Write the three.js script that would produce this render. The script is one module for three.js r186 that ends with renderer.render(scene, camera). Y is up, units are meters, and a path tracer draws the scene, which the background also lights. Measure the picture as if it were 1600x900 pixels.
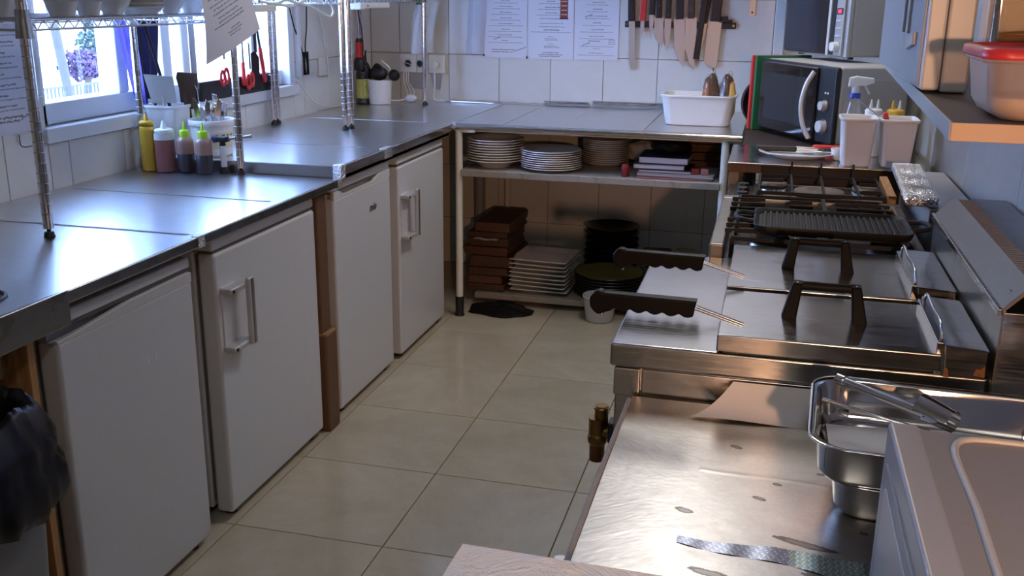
import * as THREE from 'three';
import { RoundedBoxGeometry } from 'three/addons/geometries/RoundedBoxGeometry.js';
import { mergeGeometries } from 'three/addons/utils/BufferGeometryUtils.js';
import { RectAreaLightUniformsLib } from 'three/addons/lights/RectAreaLightUniformsLib.js';
import { FontLoader } from 'three/addons/loaders/FontLoader.js';
import { TextGeometry } from 'three/addons/geometries/TextGeometry.js';
import { ImprovedNoise } from 'three/addons/math/ImprovedNoise.js';

// ---------------------------------------------------------------- camera, sky, large lights, exposure
const scene = new THREE.Scene();
const camera = new THREE.PerspectiveCamera(32.24, 16 / 9, 0.05, 100);
camera.position.set(0, 1.456, 0);
camera.rotation.order = 'YXZ';
camera.rotation.set(-0.28651, 0.25121, 0.01108);
scene.add(camera);
const renderer = new THREE.WebGLRenderer();
renderer.toneMapping = THREE.LinearToneMapping;
renderer.toneMappingExposure = 1.12;
renderer.shadowMap.enabled = true;
RectAreaLightUniformsLib.init();
scene.background = new THREE.Color(0.32, 0.51, 1.0);
scene.backgroundIntensity = 22;
const LAMPS = {                       // the two ceiling fittings and the warm lamp behind the camera
  ceiling: [[0.10, 0.5, 1.1, 0.52], [-0.25, -3.65, 1.3, 1]], ceilingPower: 13, ceilingColor: [1.0, 0.95, 0.89],
  warm: [0.36, 1.44, 0.62], warmTo: [0.16, 1.0, -1.75], warmPower: 7.2, warmColor: [1.0, 0.52, 0.29],
};

// ---------------------------------------------------------------- helpers
let seed = 7;
const rnd = () => { seed = (seed * 1664525 + 1013904223) >>> 0; return seed / 4294967296; };
const rr = (a, b) => a + (b - a) * rnd();
const V = (x, y, z) => new THREE.Vector3(x, y, z);
const N = new ImprovedNoise();
const taken = {};
const numbered = (n) => { taken[n] = (taken[n] ?? -1) + 1; return taken[n] ? n + '_' + String(taken[n]).padStart(3, '0') : n; };
function shadow(o) { o.traverse((m) => { if (m.isMesh) { m.castShadow = true; m.receiveShadow = true; } }); return o; }
function boxUV(g) {
  if (g.index) g = g.toNonIndexed();
  g.computeVertexNormals();
  return boxUVkeep(g);
}
function boxUVkeep(g) {
  const p = g.attributes.position, n = g.attributes.normal, uv = new Float32Array(p.count * 2);
  for (let i = 0; i < p.count; i++) {
    const ax = Math.abs(n.getX(i)), ay = Math.abs(n.getY(i)), az = Math.abs(n.getZ(i));
    if (ay >= ax && ay >= az) { uv[2 * i] = p.getX(i); uv[2 * i + 1] = p.getZ(i); }
    else if (ax >= az) { uv[2 * i] = p.getZ(i); uv[2 * i + 1] = p.getY(i); }
    else { uv[2 * i] = p.getX(i); uv[2 * i + 1] = p.getY(i); }
  }
  g.setAttribute('uv', new THREE.BufferAttribute(uv, 2));
  return g;
}
// box between absolute limits, edges rounded by r
function bx(x0, x1, y0, y1, z0, z1, r = 0.003) {
  const w = Math.abs(x1 - x0), h = Math.abs(y1 - y0), d = Math.abs(z1 - z0);
  r = Math.min(r, w * 0.49, h * 0.49, d * 0.49);
  const g = r > 0.0002 ? new RoundedBoxGeometry(w, h, d, r > 0.012 ? 4 : 2, r) : new THREE.BoxGeometry(w, h, d);
  g.translate((x0 + x1) / 2, (y0 + y1) / 2, (z0 + z1) / 2);
  return boxUVkeep(g);
}
const cyl = (r0, r1, h, s = 24, open = false) => new THREE.CylinderGeometry(r1, r0, h, s, 1, open).translate(0, h / 2, 0);   // r0 below, r1 above, base at 0
function lathe(pts, s = 40) { return new THREE.LatheGeometry(pts.map(([x, y]) => new THREE.Vector2(x, y)), s); }
function tube(pts, r, s = 8, closed = false, n) {
  const c = new THREE.CatmullRomCurve3(pts.map((p) => V(...p)), closed, 'centripetal');
  return new THREE.TubeGeometry(c, n ?? Math.max(6, pts.length * 6), r, s, closed);
}
function rod(a, b, r, s = 10) {
  const A = V(...a), B = V(...b), d = B.clone().sub(A), g = new THREE.CylinderGeometry(r, r, d.length(), s);
  g.applyQuaternion(new THREE.Quaternion().setFromUnitVectors(V(0, 1, 0), d.clone().normalize()));
  return g.translate((a[0] + b[0]) / 2, (a[1] + b[1]) / 2, (a[2] + b[2]) / 2);
}
const merge = (gs) => mergeGeometries(gs.map((g) => { const q = g.index ? g.toNonIndexed() : g; for (const k of Object.keys(q.attributes)) if (!['position', 'normal', 'uv'].includes(k)) q.deleteAttribute(k); return q; }));
function shape(pts) { const s = new THREE.Shape(); pts.forEach(([x, y], i) => i ? s.lineTo(x, y) : s.moveTo(x, y)); return s; }
function extr(pts, d, bevel = 0.001, seg = 1) {
  const g = new THREE.ExtrudeGeometry(Array.isArray(pts) ? shape(pts) : pts, { depth: d, bevelEnabled: bevel > 0, bevelThickness: bevel, bevelSize: bevel, bevelSegments: seg, steps: 1, curveSegments: 12 });
  return boxUVkeep(g);
}
function roundRect(x0, x1, y0, y1, r) {
  const s = new THREE.Shape();
  s.moveTo(x0 + r, y0); s.lineTo(x1 - r, y0); s.absarc(x1 - r, y0 + r, r, -Math.PI / 2, 0); s.lineTo(x1, y1 - r); s.absarc(x1 - r, y1 - r, r, 0, Math.PI / 2);
  s.lineTo(x0 + r, y1); s.absarc(x0 + r, y1 - r, r, Math.PI / 2, Math.PI); s.lineTo(x0, y0 + r); s.absarc(x0 + r, y0 + r, r, Math.PI, 1.5 * Math.PI);
  return s;
}
// a rounded-rectangle loop of w by d at height y (centre cx, cz); used to loft tubs, pans and containers
function rrLoop(w, d, r, y, cx = 0, cz = 0, k = 6) {
  const out = [];
  r = Math.min(r, w / 2 - 1e-4, d / 2 - 1e-4);
  for (const [sx, sz, a0] of [[1, 1, 0], [-1, 1, 90], [-1, -1, 180], [1, -1, 270]])
    for (let i = 0; i <= k; i++) { const a = (a0 + 90 * i / k) * Math.PI / 180; out.push([cx + sx * (w / 2 - r) + r * Math.cos(a), y, cz + sz * (d / 2 - r) + r * Math.sin(a)]); }
  return out;
}
function loft(loops, capStart = false, capEnd = false) {
  const pos = [], idx = [], n = loops[0].length;
  loops.forEach((l) => l.forEach((p) => pos.push(...p)));
  for (let j = 0; j < loops.length - 1; j++) for (let i = 0; i < n; i++) {
    const a = j * n + i, b = j * n + (i + 1) % n, c = a + n, d = b + n;
    idx.push(a, c, b, b, c, d);
  }
  const cap = (l, flip) => {
    const c = l.reduce((s, p) => [s[0] + p[0] / n, s[1] + p[1] / n, s[2] + p[2] / n], [0, 0, 0]), k = pos.length / 3;
    pos.push(...c); l.forEach((p) => pos.push(...p));
    for (let i = 0; i < n; i++) flip ? idx.push(k, k + 1 + (i + 1) % n, k + 1 + i) : idx.push(k, k + 1 + i, k + 1 + (i + 1) % n);
  };
  if (capStart) cap(loops[0], false);
  if (capEnd) cap(loops[loops.length - 1], true);
  const g = new THREE.BufferGeometry();
  g.setAttribute('position', new THREE.Float32BufferAttribute(pos, 3)); g.setIndex(idx); g.computeVertexNormals();
  return boxUVkeep(g);
}
function tubGeo(w0, d0, w1, d1, h, r, t = 0.003, lip = 0.006) {   // an open tub: outside, rolled rim, inside, floor
  return loft([rrLoop(w0 - 0.01, d0 - 0.01, r, 0), rrLoop(w0, d0, r, 0.006), rrLoop(w1, d1, r, h - 0.012), rrLoop(w1 + 2 * lip, d1 + 2 * lip, r + lip, h - 0.010), rrLoop(w1 + 2 * lip, d1 + 2 * lip, r + lip, h - 0.001),
    rrLoop(w1 + lip, d1 + lip, r, h), rrLoop(w1 - 2 * t, d1 - 2 * t, r, h - 0.002), rrLoop(w0 - 2 * t, d0 - 2 * t, r, 0.008), rrLoop(w0 - 2 * t - 0.01, d0 - 2 * t - 0.01, r, 0.004)], true, true);
}
function grid(fn, nu, nv) {       // parametric sheet, fn(u,v) -> [x,y,z]
  const pos = [], uv = [], idx = [];
  for (let j = 0; j <= nv; j++) for (let i = 0; i <= nu; i++) { pos.push(...fn(i / nu, j / nv)); uv.push(i / nu, j / nv); }
  for (let j = 0; j < nv; j++) for (let i = 0; i < nu; i++) { const a = j * (nu + 1) + i, b = a + 1, c = a + nu + 1, d = c + 1; idx.push(a, b, c, b, d, c); }
  const g = new THREE.BufferGeometry();
  g.setAttribute('position', new THREE.Float32BufferAttribute(pos, 3)); g.setAttribute('uv', new THREE.Float32BufferAttribute(uv, 2)); g.setIndex(idx); g.computeVertexNormals();
  return g;
}
// a tile: flat face with chamfered arrises, lying in xy, face towards +z, base at z = 0
function tileGeo(w, h, t, c) {
  const q = (a, b, cc, d) => [...a, ...b, ...cc, ...a, ...cc, ...d], x = w / 2, y = h / 2, v = [];
  const o = [[-x, -y], [x, -y], [x, y], [-x, y]], inn = [[-x + c, -y + c], [x - c, -y + c], [x - c, y - c], [-x + c, y - c]];
  v.push(...q([...inn[0], t], [...inn[1], t], [...inn[2], t], [...inn[3], t]));
  for (let i = 0; i < 4; i++) { const j = (i + 1) % 4; v.push(...q([...o[i], t - c], [...o[j], t - c], [...inn[j], t], [...inn[i], t]), ...q([...o[i], 0], [...o[j], 0], [...o[j], t - c], [...o[i], t - c])); }
  const g = new THREE.BufferGeometry();
  g.setAttribute('position', new THREE.Float32BufferAttribute(v, 3)); g.computeVertexNormals();
  return boxUVkeep(g);
}
function thing(name, label, category, [x, y, z] = [0, 0, 0], turn = 0, group) {
  const o = new THREE.Group(); o.name = numbered(name); o.position.set(x, y, z); o.rotation.y = turn;
  o.userData = { label, category }; if (group) o.userData.group = group;
  scene.add(o); return o;
}
function part(parent, name, geo, m, pos, rot) {
  const o = new THREE.Mesh(geo, m); o.name = name;
  if (pos) o.position.set(...pos); if (rot) o.rotation.set(...rot);
  parent.add(o); return o;
}
function one(name, label, category, geo, m, pos, rot, group) {
  const o = part(scene, numbered(name), geo, m, pos, rot);
  o.userData = { label, category }; if (group) o.userData.group = group;
  return o;
}
function struct(name, geo, m) { const o = part(scene, name, geo, m); o.userData = { kind: 'structure' }; return o; }
function copy(src, label, pos, rot) {
  const c = src.clone(); c.name = numbered(src.name.replace(/_\d{3}$/, '')); c.userData = { ...src.userData, label };
  c.position.set(...pos); if (rot) c.rotation.set(...rot);
  scene.add(c); return c;
}

// ---------------------------------------------------------------- textures
function dataTex(n, fn, srgb = true, m = n) {
  const d = new Uint8Array(n * m * 4);
  for (let j = 0; j < m; j++) for (let i = 0; i < n; i++) { const c = fn(i / n, j / m); for (let k = 0; k < 3; k++) d[4 * (j * n + i) + k] = Math.max(0, Math.min(255, c[k] * 255)); d[4 * (j * n + i) + 3] = 255; }
  const t = new THREE.DataTexture(d, n, m); t.wrapS = t.wrapT = THREE.RepeatWrapping; t.magFilter = THREE.LinearFilter; t.minFilter = THREE.LinearMipmapLinearFilter; t.generateMipmaps = true;
  if (srgb) t.colorSpace = THREE.SRGBColorSpace; t.needsUpdate = true; return t;
}
// noise that repeats over the unit square
const pn = (u, v, f, s = 0) => { const a = u * 2 * Math.PI, b = v * 2 * Math.PI, k = f / (2 * Math.PI); return N.noise(Math.cos(a) * k + s, Math.sin(a) * k + Math.cos(b) * k * 1.3, Math.sin(b) * k * 1.3 + s * 2); };
const fbm = (u, v, f, s) => pn(u, v, f, s) * 0.55 + pn(u, v, f * 2.3, s + 5) * 0.3 + pn(u, v, f * 5.1, s + 9) * 0.15;
function rep(t, x, y = x) { const c = t.clone(); c.repeat.set(x, y); c.needsUpdate = true; return c; }
function canvasTex(w, h, draw) {
  const c = document.createElement('canvas'); c.width = w; c.height = h; draw(c.getContext('2d'), w, h);
  const t = new THREE.CanvasTexture(c); t.colorSpace = THREE.SRGBColorSpace; t.anisotropy = 8; return t;
}
const T = {};
T.steelRough = dataTex(256, (u, v) => { const k = 0.58 + 0.10 * fbm(u, v, 6, 1); return [k, k, k]; }, false);
T.steelCol = dataTex(256, (u, v) => { const k = 0.95 + 0.03 * fbm(u, v, 12, 2) + 0.015 * pn(u, v, 70, 4); return [k, k, k]; });
T.brush = dataTex(256, (u, v) => { const k = 0.5 + 0.18 * N.noise(u * 3, v * 190, 1) + 0.15 * N.noise(u * 5, v * 90, 4) + 0.2 * fbm(u, v, 5, 6); return [k, k, k]; }, false);
T.wave = dataTex(256, (u, v) => { const k = 0.5 + 0.42 * fbm(u, v, 7, 11); return [k, k, k]; }, false);
T.floor = dataTex(512, (u, v) => { const a = fbm(u, v, 5, 3), b = fbm(u, v, 17, 8), k = 0.045 * a + 0.025 * b + 0.012 * pn(u, v, 90, 2); return [0.82 + k, 0.78 + k * 1.05, 0.70 + k * 1.2]; });
T.wallTile = dataTex(256, (u, v) => { const k = 0.025 * fbm(u, v, 5, 4) + 0.008 * pn(u, v, 60, 2); return [0.9 + k, 0.895 + k, 0.88 + k * 1.6]; });
T.wood = dataTex(256, (u, v) => { const g = Math.sin((u * 14 + 0.9 * fbm(u, v, 4, 2)) * 6.28) * 0.5 + 0.5, f = N.noise(u * 120, v * 6, 2); const k = 0.82 + 0.1 * g + 0.08 * f; return [k, k * 0.97, k * 0.93]; });
T.speck = dataTex(256, (u, v) => { const k = 0.965 + 0.012 * fbm(u, v, 14, 7) + 0.012 * pn(u, v, 80, 5); return [k, k, k]; });
T.dirty = dataTex(256, (u, v) => { const a = fbm(u, v, 7, 21); const k = 0.93 + 0.05 * fbm(u, v, 25, 7) - (a > 0.18 ? Math.min(0.10, (a - 0.18) * 1.0) : 0); return [k, k * 0.985, k * 0.96]; });
// used bench: scratches, water spots, film wrinkles (stains of their own outline, as seen on the sheet)
const stains = [[.20, .62, .02, .010, .3], [.46, .70, .07, .012, .25], [.82, .40, .02, .012, .2], [.50, .36, .010, .007, .1], [.88, .72, .03, .014, -.2], [.62, .30, .030, .012, .5], [.40, .44, .012, .007, .3], [.36, .52, .016, .008, .4], [.66, .50, .012, .008, .3], [.55, .80, .10, .020, -.1], [.78, .84, .05, .022, .2], [.30, .26, .014, .008, .4], [.58, .62, .009, .006, 0], [.75, .60, .012, .006, .2], [.48, .90, .05, .015, .1], [.68, .93, .03, .012, 0], [.27, .86, .04, .012, .2]];
T.bench = dataTex(512, (u, v) => {
  let k = 0.84 + 0.07 * fbm(u, v, 8, 13) + 0.035 * pn(u, v, 110, 3);
  for (const [a, b, p, q, w] of stains) { const x = u - a, y = v - b, X = x * Math.cos(w) + y * Math.sin(w), Y = -x * Math.sin(w) + y * Math.cos(w), d = Math.hypot(X / p, Y / q) + 0.5 * fbm(u, v, 30, 4); if (d < 1) k -= d > 0.6 ? 0.40 : 0.26; }
  return [k, k * 0.985, k * 0.97];
});
T.benchBump = dataTex(512, (u, v) => { let k = 0.5 + 0.22 * fbm(u, v, 10, 3); const left = Math.max(0, 0.5 - u) * 2; k += left * (0.35 * Math.abs(fbm(u, v, 16, 8)) + 0.25 * Math.abs(pn(u, v, 44, 5))); const c = 0.40 + 0.25 * (u - 0.3) + 0.03 * Math.sin(u * 9); if (u > 0.22 && u < 0.52) k += 0.5 * Math.exp(-Math.pow((v - c) / 0.008, 2)); return [k, k, k]; }, false);
T.foil = dataTex(256, (u, v) => { const k = 0.5 + 0.9 * Math.abs(fbm(u, v, 11, 5)) + 0.4 * Math.abs(pn(u, v, 34, 9)) - 0.2; return [k, k, k]; }, false);
T.cloth = dataTex(128, (u, v) => { const k = 0.86 + 0.14 * Math.sin(u * 400) * Math.sin(v * 400) + 0.08 * fbm(u, v, 10, 3); return [k, k, k]; });

// ---------------------------------------------------------------- materials
const lin = (r, g, b) => new THREE.Color().setRGB(r, g, b);
function mat(c, rough = 0.5, metal = 0, extra = {}) { return new THREE.MeshStandardMaterial({ color: Array.isArray(c) ? lin(...c) : c, roughness: rough, metalness: metal, side: THREE.DoubleSide, ...extra }); }
function phys(c, rough = 0.5, metal = 0, extra = {}) { return new THREE.MeshPhysicalMaterial({ color: Array.isArray(c) ? lin(...c) : c, roughness: rough, metalness: metal, side: THREE.DoubleSide, ...extra }); }
const M = {
  counter: phys([0.62, 0.63, 0.64], 0.54, 1, { map: rep(T.steelCol, 1.6), roughnessMap: rep(T.steelRough, 1.3), clearcoat: 0.7, clearcoatRoughness: 0.2 }),
  counterEdge: mat([0.50, 0.50, 0.51], 0.42, 1, { map: rep(T.dirty, 3), roughnessMap: rep(T.steelRough, 5) }),
  steel: mat([0.56, 0.55, 0.53], 0.44, 1, { map: rep(T.steelCol, 3), roughnessMap: rep(T.brush, 3) }),
  steelLid: mat([0.52, 0.51, 0.49], 0.36, 1, { map: rep(T.steelCol, 4), roughnessMap: rep(T.brush, 2.5), bumpMap: rep(T.wave, 2), bumpScale: 0.0002 }),
  steelWall: mat([0.60, 0.585, 0.57], 0.8, 1, { map: rep(T.steelCol, 1.2), roughnessMap: rep(T.steelRough, 1) }),
  steelGreasy: mat([0.31, 0.285, 0.25], 0.62, 1, { map: rep(T.steelCol, 5), roughnessMap: rep(T.steelRough, 3) }),
  bench: mat([0.62, 0.61, 0.60], 0.60, 1, { map: T.bench, roughnessMap: rep(T.steelRough, 2), bumpMap: T.benchBump, bumpScale: 0.0006 }),
  chrome: mat([0.72, 0.72, 0.74], 0.16, 1),
  chromeDull: mat([0.45, 0.45, 0.47], 0.32, 1),
  gn: mat([0.66, 0.64, 0.61], 0.2, 1, { roughnessMap: rep(T.steelRough, 6) }),
  blade: mat([0.55, 0.54, 0.53], 0.42, 1),
  fridge: mat([0.66, 0.66, 0.66], 0.33, 0, { map: rep(T.speck, 4) }),
  fridgeOld: mat([0.62, 0.60, 0.59], 0.42, 0, { map: rep(T.speck, 3) }),
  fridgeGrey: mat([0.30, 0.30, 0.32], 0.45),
  fence: mat([0.06, 0.06, 0.065], 0.7),
  seal: mat([0.10, 0.10, 0.10], 0.7),
  gasket: mat([0.02, 0.02, 0.022], 0.55),
  handle: mat([0.62, 0.61, 0.60], 0.3, 0.2),
  handleGrey: mat([0.55, 0.55, 0.55], 0.32, 0.35),
  plasticWhite: mat([0.78, 0.78, 0.77], 0.35),
  plasticMilk: phys([0.82, 0.83, 0.84], 0.45, 0, { transmission: 0.25, thickness: 0 }),
  ceramic: phys([0.80, 0.79, 0.77], 0.15, 0, { clearcoat: 0.4, clearcoatRoughness: 0.1 }),
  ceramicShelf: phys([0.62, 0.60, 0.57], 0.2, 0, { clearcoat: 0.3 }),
  olive: phys([0.30, 0.24, 0.07], 0.25, 0, { clearcoat: 0.4 }),
  blackCer: phys([0.012, 0.012, 0.013], 0.3),
  black: mat([0.014, 0.014, 0.016], 0.42),
  blackGloss: phys([0.008, 0.008, 0.010], 0.08, 0, { clearcoat: 0.6, clearcoatRoughness: 0.05 }),
  blackRubber: phys([0.008, 0.008, 0.008], 0.5, 0, { specularIntensity: 0.22 }),
  castIron: phys([0.018, 0.018, 0.018], 0.5, 0, { specularIntensity: 0.45, map: rep(T.dirty, 6) }),
  burner: mat([0.17, 0.14, 0.12], 0.55, 0.5, { map: rep(T.dirty, 9) }),
  enamel: mat([0.030, 0.027, 0.025], 0.35, 0.2, { map: rep(T.dirty, 6) }),
  bag: phys([0.006, 0.006, 0.009], 0.42, 0, { specularIntensity: 0.7 }),
  tile: mat([0.90, 0.90, 0.90], 0.16, 0, { map: rep(T.wallTile, 2) }),
  tileB: mat([0.87, 0.865, 0.85], 0.16, 0, { map: rep(T.wallTile, 1.3) }),
  tileYellow: mat([0.80, 0.77, 0.68], 0.2, 0, { map: rep(T.wallTile, 2) }),
  grout: mat([0.30, 0.28, 0.25], 0.9),
  floorTile: mat([0.78, 0.76, 0.71], 0.20, 0, { map: rep(T.floor, 1.1), roughnessMap: rep(T.steelRough, 2) }),
  floorTileB: mat([0.75, 0.73, 0.68], 0.22, 0, { map: rep(T.floor, 0.8), roughnessMap: rep(T.steelRough, 1.7) }),
  floorGrout: mat([0.10, 0.09, 0.075], 0.9),
  paint: mat([0.62, 0.61, 0.59], 0.9),
  ceilingPaint: mat([0.75, 0.74, 0.72], 0.95),
  frame: mat([0.72, 0.74, 0.78], 0.35),
  marble: mat([0.70, 0.71, 0.73], 0.3, 0, { map: rep(T.speck, 3) }),
  glass: phys([1, 1, 1], 0.02, 0, { transmission: 1, thickness: 0 }),
  woodOrange: mat([0.62, 0.33, 0.13], 0.45, 0, { map: rep(T.wood, 2.5) }),
  woodShelf: mat([0.72, 0.50, 0.33], 0.5, 0, { map: rep(T.speck, 3) }),
  woodPost: mat([0.19, 0.10, 0.048], 0.6, 0, { map: rep(T.wood, 6) }),
  woodPale: mat([0.42, 0.26, 0.13], 0.6, 0, { map: rep(T.wood, 6) }),
  woodDark: mat([0.10, 0.042, 0.022], 0.6, 0, { map: rep(T.wood, 5) }),
  woodDark2: mat([0.14, 0.060, 0.032], 0.65, 0, { map: rep(T.wood, 7) }),
  woodBlack: mat([0.035, 0.020, 0.014], 0.6, 0, { map: rep(T.wood, 8) }),
  woodBrown: mat([0.10, 0.058, 0.034], 0.6, 0, { map: rep(T.wood, 8) }),
  cardboard: mat([0.36, 0.27, 0.17], 0.85, 0, { map: rep(T.speck, 6) }),
  red: mat([0.62, 0.035, 0.030], 0.4),
  redDark: mat([0.20, 0.012, 0.012], 0.5),
  green: mat([0.02, 0.16, 0.075], 0.45),
  lime: mat([0.42, 0.72, 0.04], 0.4),
  mustard: mat([0.62, 0.38, 0.035], 0.4),
  blue: mat([0.04, 0.07, 0.42], 0.4),
  ketchup: mat([0.26, 0.10, 0.09], 0.4),
  sauce: mat([0.035, 0.032, 0.045], 0.35),
  sauceFilm: phys([0.48, 0.30, 0.24], 0.3, 0, { transmission: 0.35, thickness: 0 }),
  clearPlastic: phys([0.96, 0.97, 0.98], 0.08, 0, { transmission: 0.93, thickness: 0 }),
  frosted: phys([0.96, 0.90, 0.89], 0.3, 0, { transmission: 0.75, thickness: 0 }),
  curtain: phys([0.13, 0.10, 0.42], 0.9, 0, { transmission: 0.6, thickness: 0, map: rep(T.cloth, 3) }),
  curtainNavy: phys([0.020, 0.020, 0.085], 0.95, 0, { transmission: 0.05, thickness: 0, map: rep(T.cloth, 3) }),
  brass: mat([0.30, 0.19, 0.08], 0.42, 1, { map: rep(T.dirty, 12) }),
  copper: mat([0.22, 0.10, 0.05], 0.5, 0.8, { map: rep(T.dirty, 12) }),
  foil: mat([0.72, 0.72, 0.72], 0.25, 1, { bumpMap: rep(T.foil, 6), bumpScale: 0.006 }),
  film: phys([0.85, 0.87, 0.95], 0.25, 0, { transmission: 0.6, thickness: 0 }),
  foam: mat([0.93, 0.95, 0.96], 0.7, 0, { map: rep(T.speck, 6), bumpMap: rep(T.foil, 5), bumpScale: 0.004 }),
  paper: mat([0.82, 0.81, 0.80], 0.85),
  paperThin: phys([0.80, 0.78, 0.76], 0.7, 0, { transmission: 0.2, thickness: 0 }),
  greyBox: mat([0.31, 0.30, 0.295], 0.42, 0.25, { map: rep(T.speck, 6) }),
  greyBoxSide: mat([0.36, 0.36, 0.37], 0.4, 0.2),
  mwSilver: mat([0.42, 0.415, 0.41], 0.42, 0.35),
  mwSide: mat([0.50, 0.49, 0.47], 0.5, 0.1, { map: rep(T.speck, 5) }),
  cream: mat([0.72, 0.70, 0.62], 0.5),
  cableWhite: mat([0.74, 0.73, 0.70], 0.5),
  rust: mat([0.24, 0.105, 0.035], 0.8, 0.1, { map: rep(T.dirty, 20) }),
};

// ---------------------------------------------------------------- room shell
const XL = -2.14, XR = 0.52, ZB = -5.2, ZF = 3.2, YC = 2.6;
const TX0 = -0.938, TZ0 = -3.157;
{
  const fl = struct('floor', bx(XL - 0.25, XR + 0.2, -0.12, -0.008, ZB - 0.2, ZF + 0.2, 0), M.floorGrout);
  const tg = tileGeo(0.447, 0.447, 0.008, 0.0012);
  const z1 = TZ0 + Math.ceil((ZF - TZ0) / 0.45) * 0.45;
  for (let x = TX0 + 0.225 - 0.45 * 3; x < XR + 0.1; x += 0.45) for (let z = z1 - 0.225; z > ZB - 0.25; z -= 0.45) {
    if (x < XL - 0.2) continue;
    const t = part(fl, 'tile', tg, rnd() < 0.5 ? M.floorTile : M.floorTileB, [x, -0.008, z], [-Math.PI / 2, 0, Math.floor(rr(0, 4)) * Math.PI / 2]);
    t.name = 'tile';
  }
  struct('ceiling', bx(XL - 0.25, XR + 0.2, YC, YC + 0.12, ZB - 0.2, ZF + 0.2, 0), M.ceilingPaint);
  struct('wall_front', bx(XL - 0.25, XR + 0.2, -0.1, YC, ZF, ZF + 0.15, 0), M.paint);
  // back wall with its tiles (joints at x = -1.418 + k 0.279 and y = 1.147 + k 0.296)
  const wb = struct('wall_back', bx(XL - 0.25, XR + 0.2, -0.1, YC, ZB - 0.15, ZB - 0.008, 0), M.grout);
  const tw = 0.2785, th = 0.296, tb = tileGeo(tw - 0.003, th - 0.003, 0.008, 0.0012);
  for (let r = -4; r < 5; r++) for (let k = -3; k < 7; k++) {
    let x0 = -1.418 + k * tw, x1 = x0 + tw;
    if (x1 < XL + 0.01 || x0 > XR) continue;
    const y0 = Math.max(0, 1.147 + r * th), y1 = Math.min(YC, 1.147 + (r + 1) * th);
    x0 = Math.max(x0, XL); x1 = Math.min(x1, XR);
    if (x1 - x0 < 0.02) continue;
    const full = x1 - x0 > tw - 0.001 && y1 - y0 > th - 0.001;
    part(wb, 'tile', full ? tb : tileGeo(x1 - x0 - 0.003, y1 - y0 - 0.003, 0.008, 0.0012), k === -2 || k === -3 ? M.tileYellow : (rnd() < 0.5 ? M.tile : M.tileB), [(x0 + x1) / 2, (y0 + y1) / 2, ZB - 0.008]);
  }
  // left wall around the window opening z -2.60 .. -4.26, y 1.05 .. 2.1
  const wz0 = -2.60, wz1 = -4.26, wy0 = 1.05, wy1 = 2.1;
  const wl = struct('wall_left', merge([
    bx(XL - 0.22, XL - 0.008, -0.1, wy0, ZB - 0.15, ZF + 0.1, 0), bx(XL - 0.22, XL - 0.008, wy1, YC, ZB - 0.15, ZF + 0.1, 0),
    bx(XL - 0.22, XL - 0.008, wy0, wy1, wz0, ZF + 0.1, 0), bx(XL - 0.22, XL - 0.008, wy0, wy1, ZB - 0.15, wz1, 0)]), M.grout);
  const lz = 0.2785;
  for (let r = -4; r < 5; r++) for (let k = 0; k < 24; k++) {
    const z1_ = ZB + (k) * lz, z2 = z1_ + lz, y0 = Math.max(0, 1.147 + r * th), y1 = Math.min(YC, 1.147 + (r + 1) * th);
    if (z1_ > ZF - 0.03) continue;
    const pieces = [];
    const a0 = z1_, a1 = Math.min(z2, ZF);
    // cut the tile by the opening and by the sill zone
    if (y0 >= wy1 || y1 <= 1.0 || a1 <= wz1 || a0 >= wz0) pieces.push([a0, a1, y0, y1]);
    else {
      if (a0 < wz1) pieces.push([a0, wz1, y0, y1]);
      if (a1 > wz0) pieces.push([wz0, a1, y0, y1]);
      const b0 = Math.max(a0, wz1), b1 = Math.min(a1, wz0);
      if (y0 < 1.0) pieces.push([b0, b1, y0, 1.0]);
      if (y1 > wy1) pieces.push([b0, b1, wy1, y1]);
    }
    for (const [p, q, s, t] of pieces) { if (q - p < 0.012 || t - s < 0.012) continue; part(wl, 'tile', tileGeo(q - p - 0.003, t - s - 0.003, 0.008, 0.0012), rnd() < 0.5 ? M.tile : M.tileB, [XL - 0.008, (s + t) / 2, (p + q) / 2], [0, Math.PI / 2, 0]); }
  }
  // right wall: folded steel sheets over a solid wall
  const wr = struct('wall_right', bx(XR + 0.006, XR + 0.2, -0.1, YC, ZB - 0.15, ZF + 0.1, 0), M.grout);
  let z = ZF; const widths = [0.9, 0.62, 0.62, 0.6, 0.42, 0.14, 0.19, 0.30, 0.46, 0.62, 0.62, 0.62, 0.6];
  for (const w of widths) { const e = Math.max(z - w, ZB); if (z - e > 0.02) part(wr, 'panel', bx(XR, XR + 0.006, 0, YC, e + 0.0015, z - 0.0015, 0.001), M.steelWall); z = e; }
  // slim white trim at the far right of the back wall
  struct('trim_1', bx(-0.02, 0.028, 0, YC, ZB, ZB + 0.03, 0.004), M.plasticWhite);

  // ---- window
  const win = new THREE.Group(); win.name = 'window_1'; win.userData = { kind: 'structure' }; scene.add(win);
  part(win, 'window_sill', bx(XL - 0.20, XL + 0.018, 1.002, 1.05, wz1 - 0.02, wz0 + 0.02, 0.005), M.marble);
  const fx0 = XL - 0.11, fx1 = XL - 0.03;
  part(win, 'bottom_rail', bx(fx0, fx1, 1.05, 1.118, wz1, wz0, 0.006), M.frame);
  part(win, 'top_rail', bx(fx0, fx1, wy1 - 0.06, wy1, wz1, wz0, 0.006), M.frame);
  part(win, 'jamb', bx(fx0, XL + 0.01, 1.05, wy1, wz1, wz1 + 0.05, 0.006), M.frame);
  part(win, 'jamb', bx(fx0, fx1, 1.05, wy1, wz0 - 0.05, wz0, 0.006), M.frame);
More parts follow.
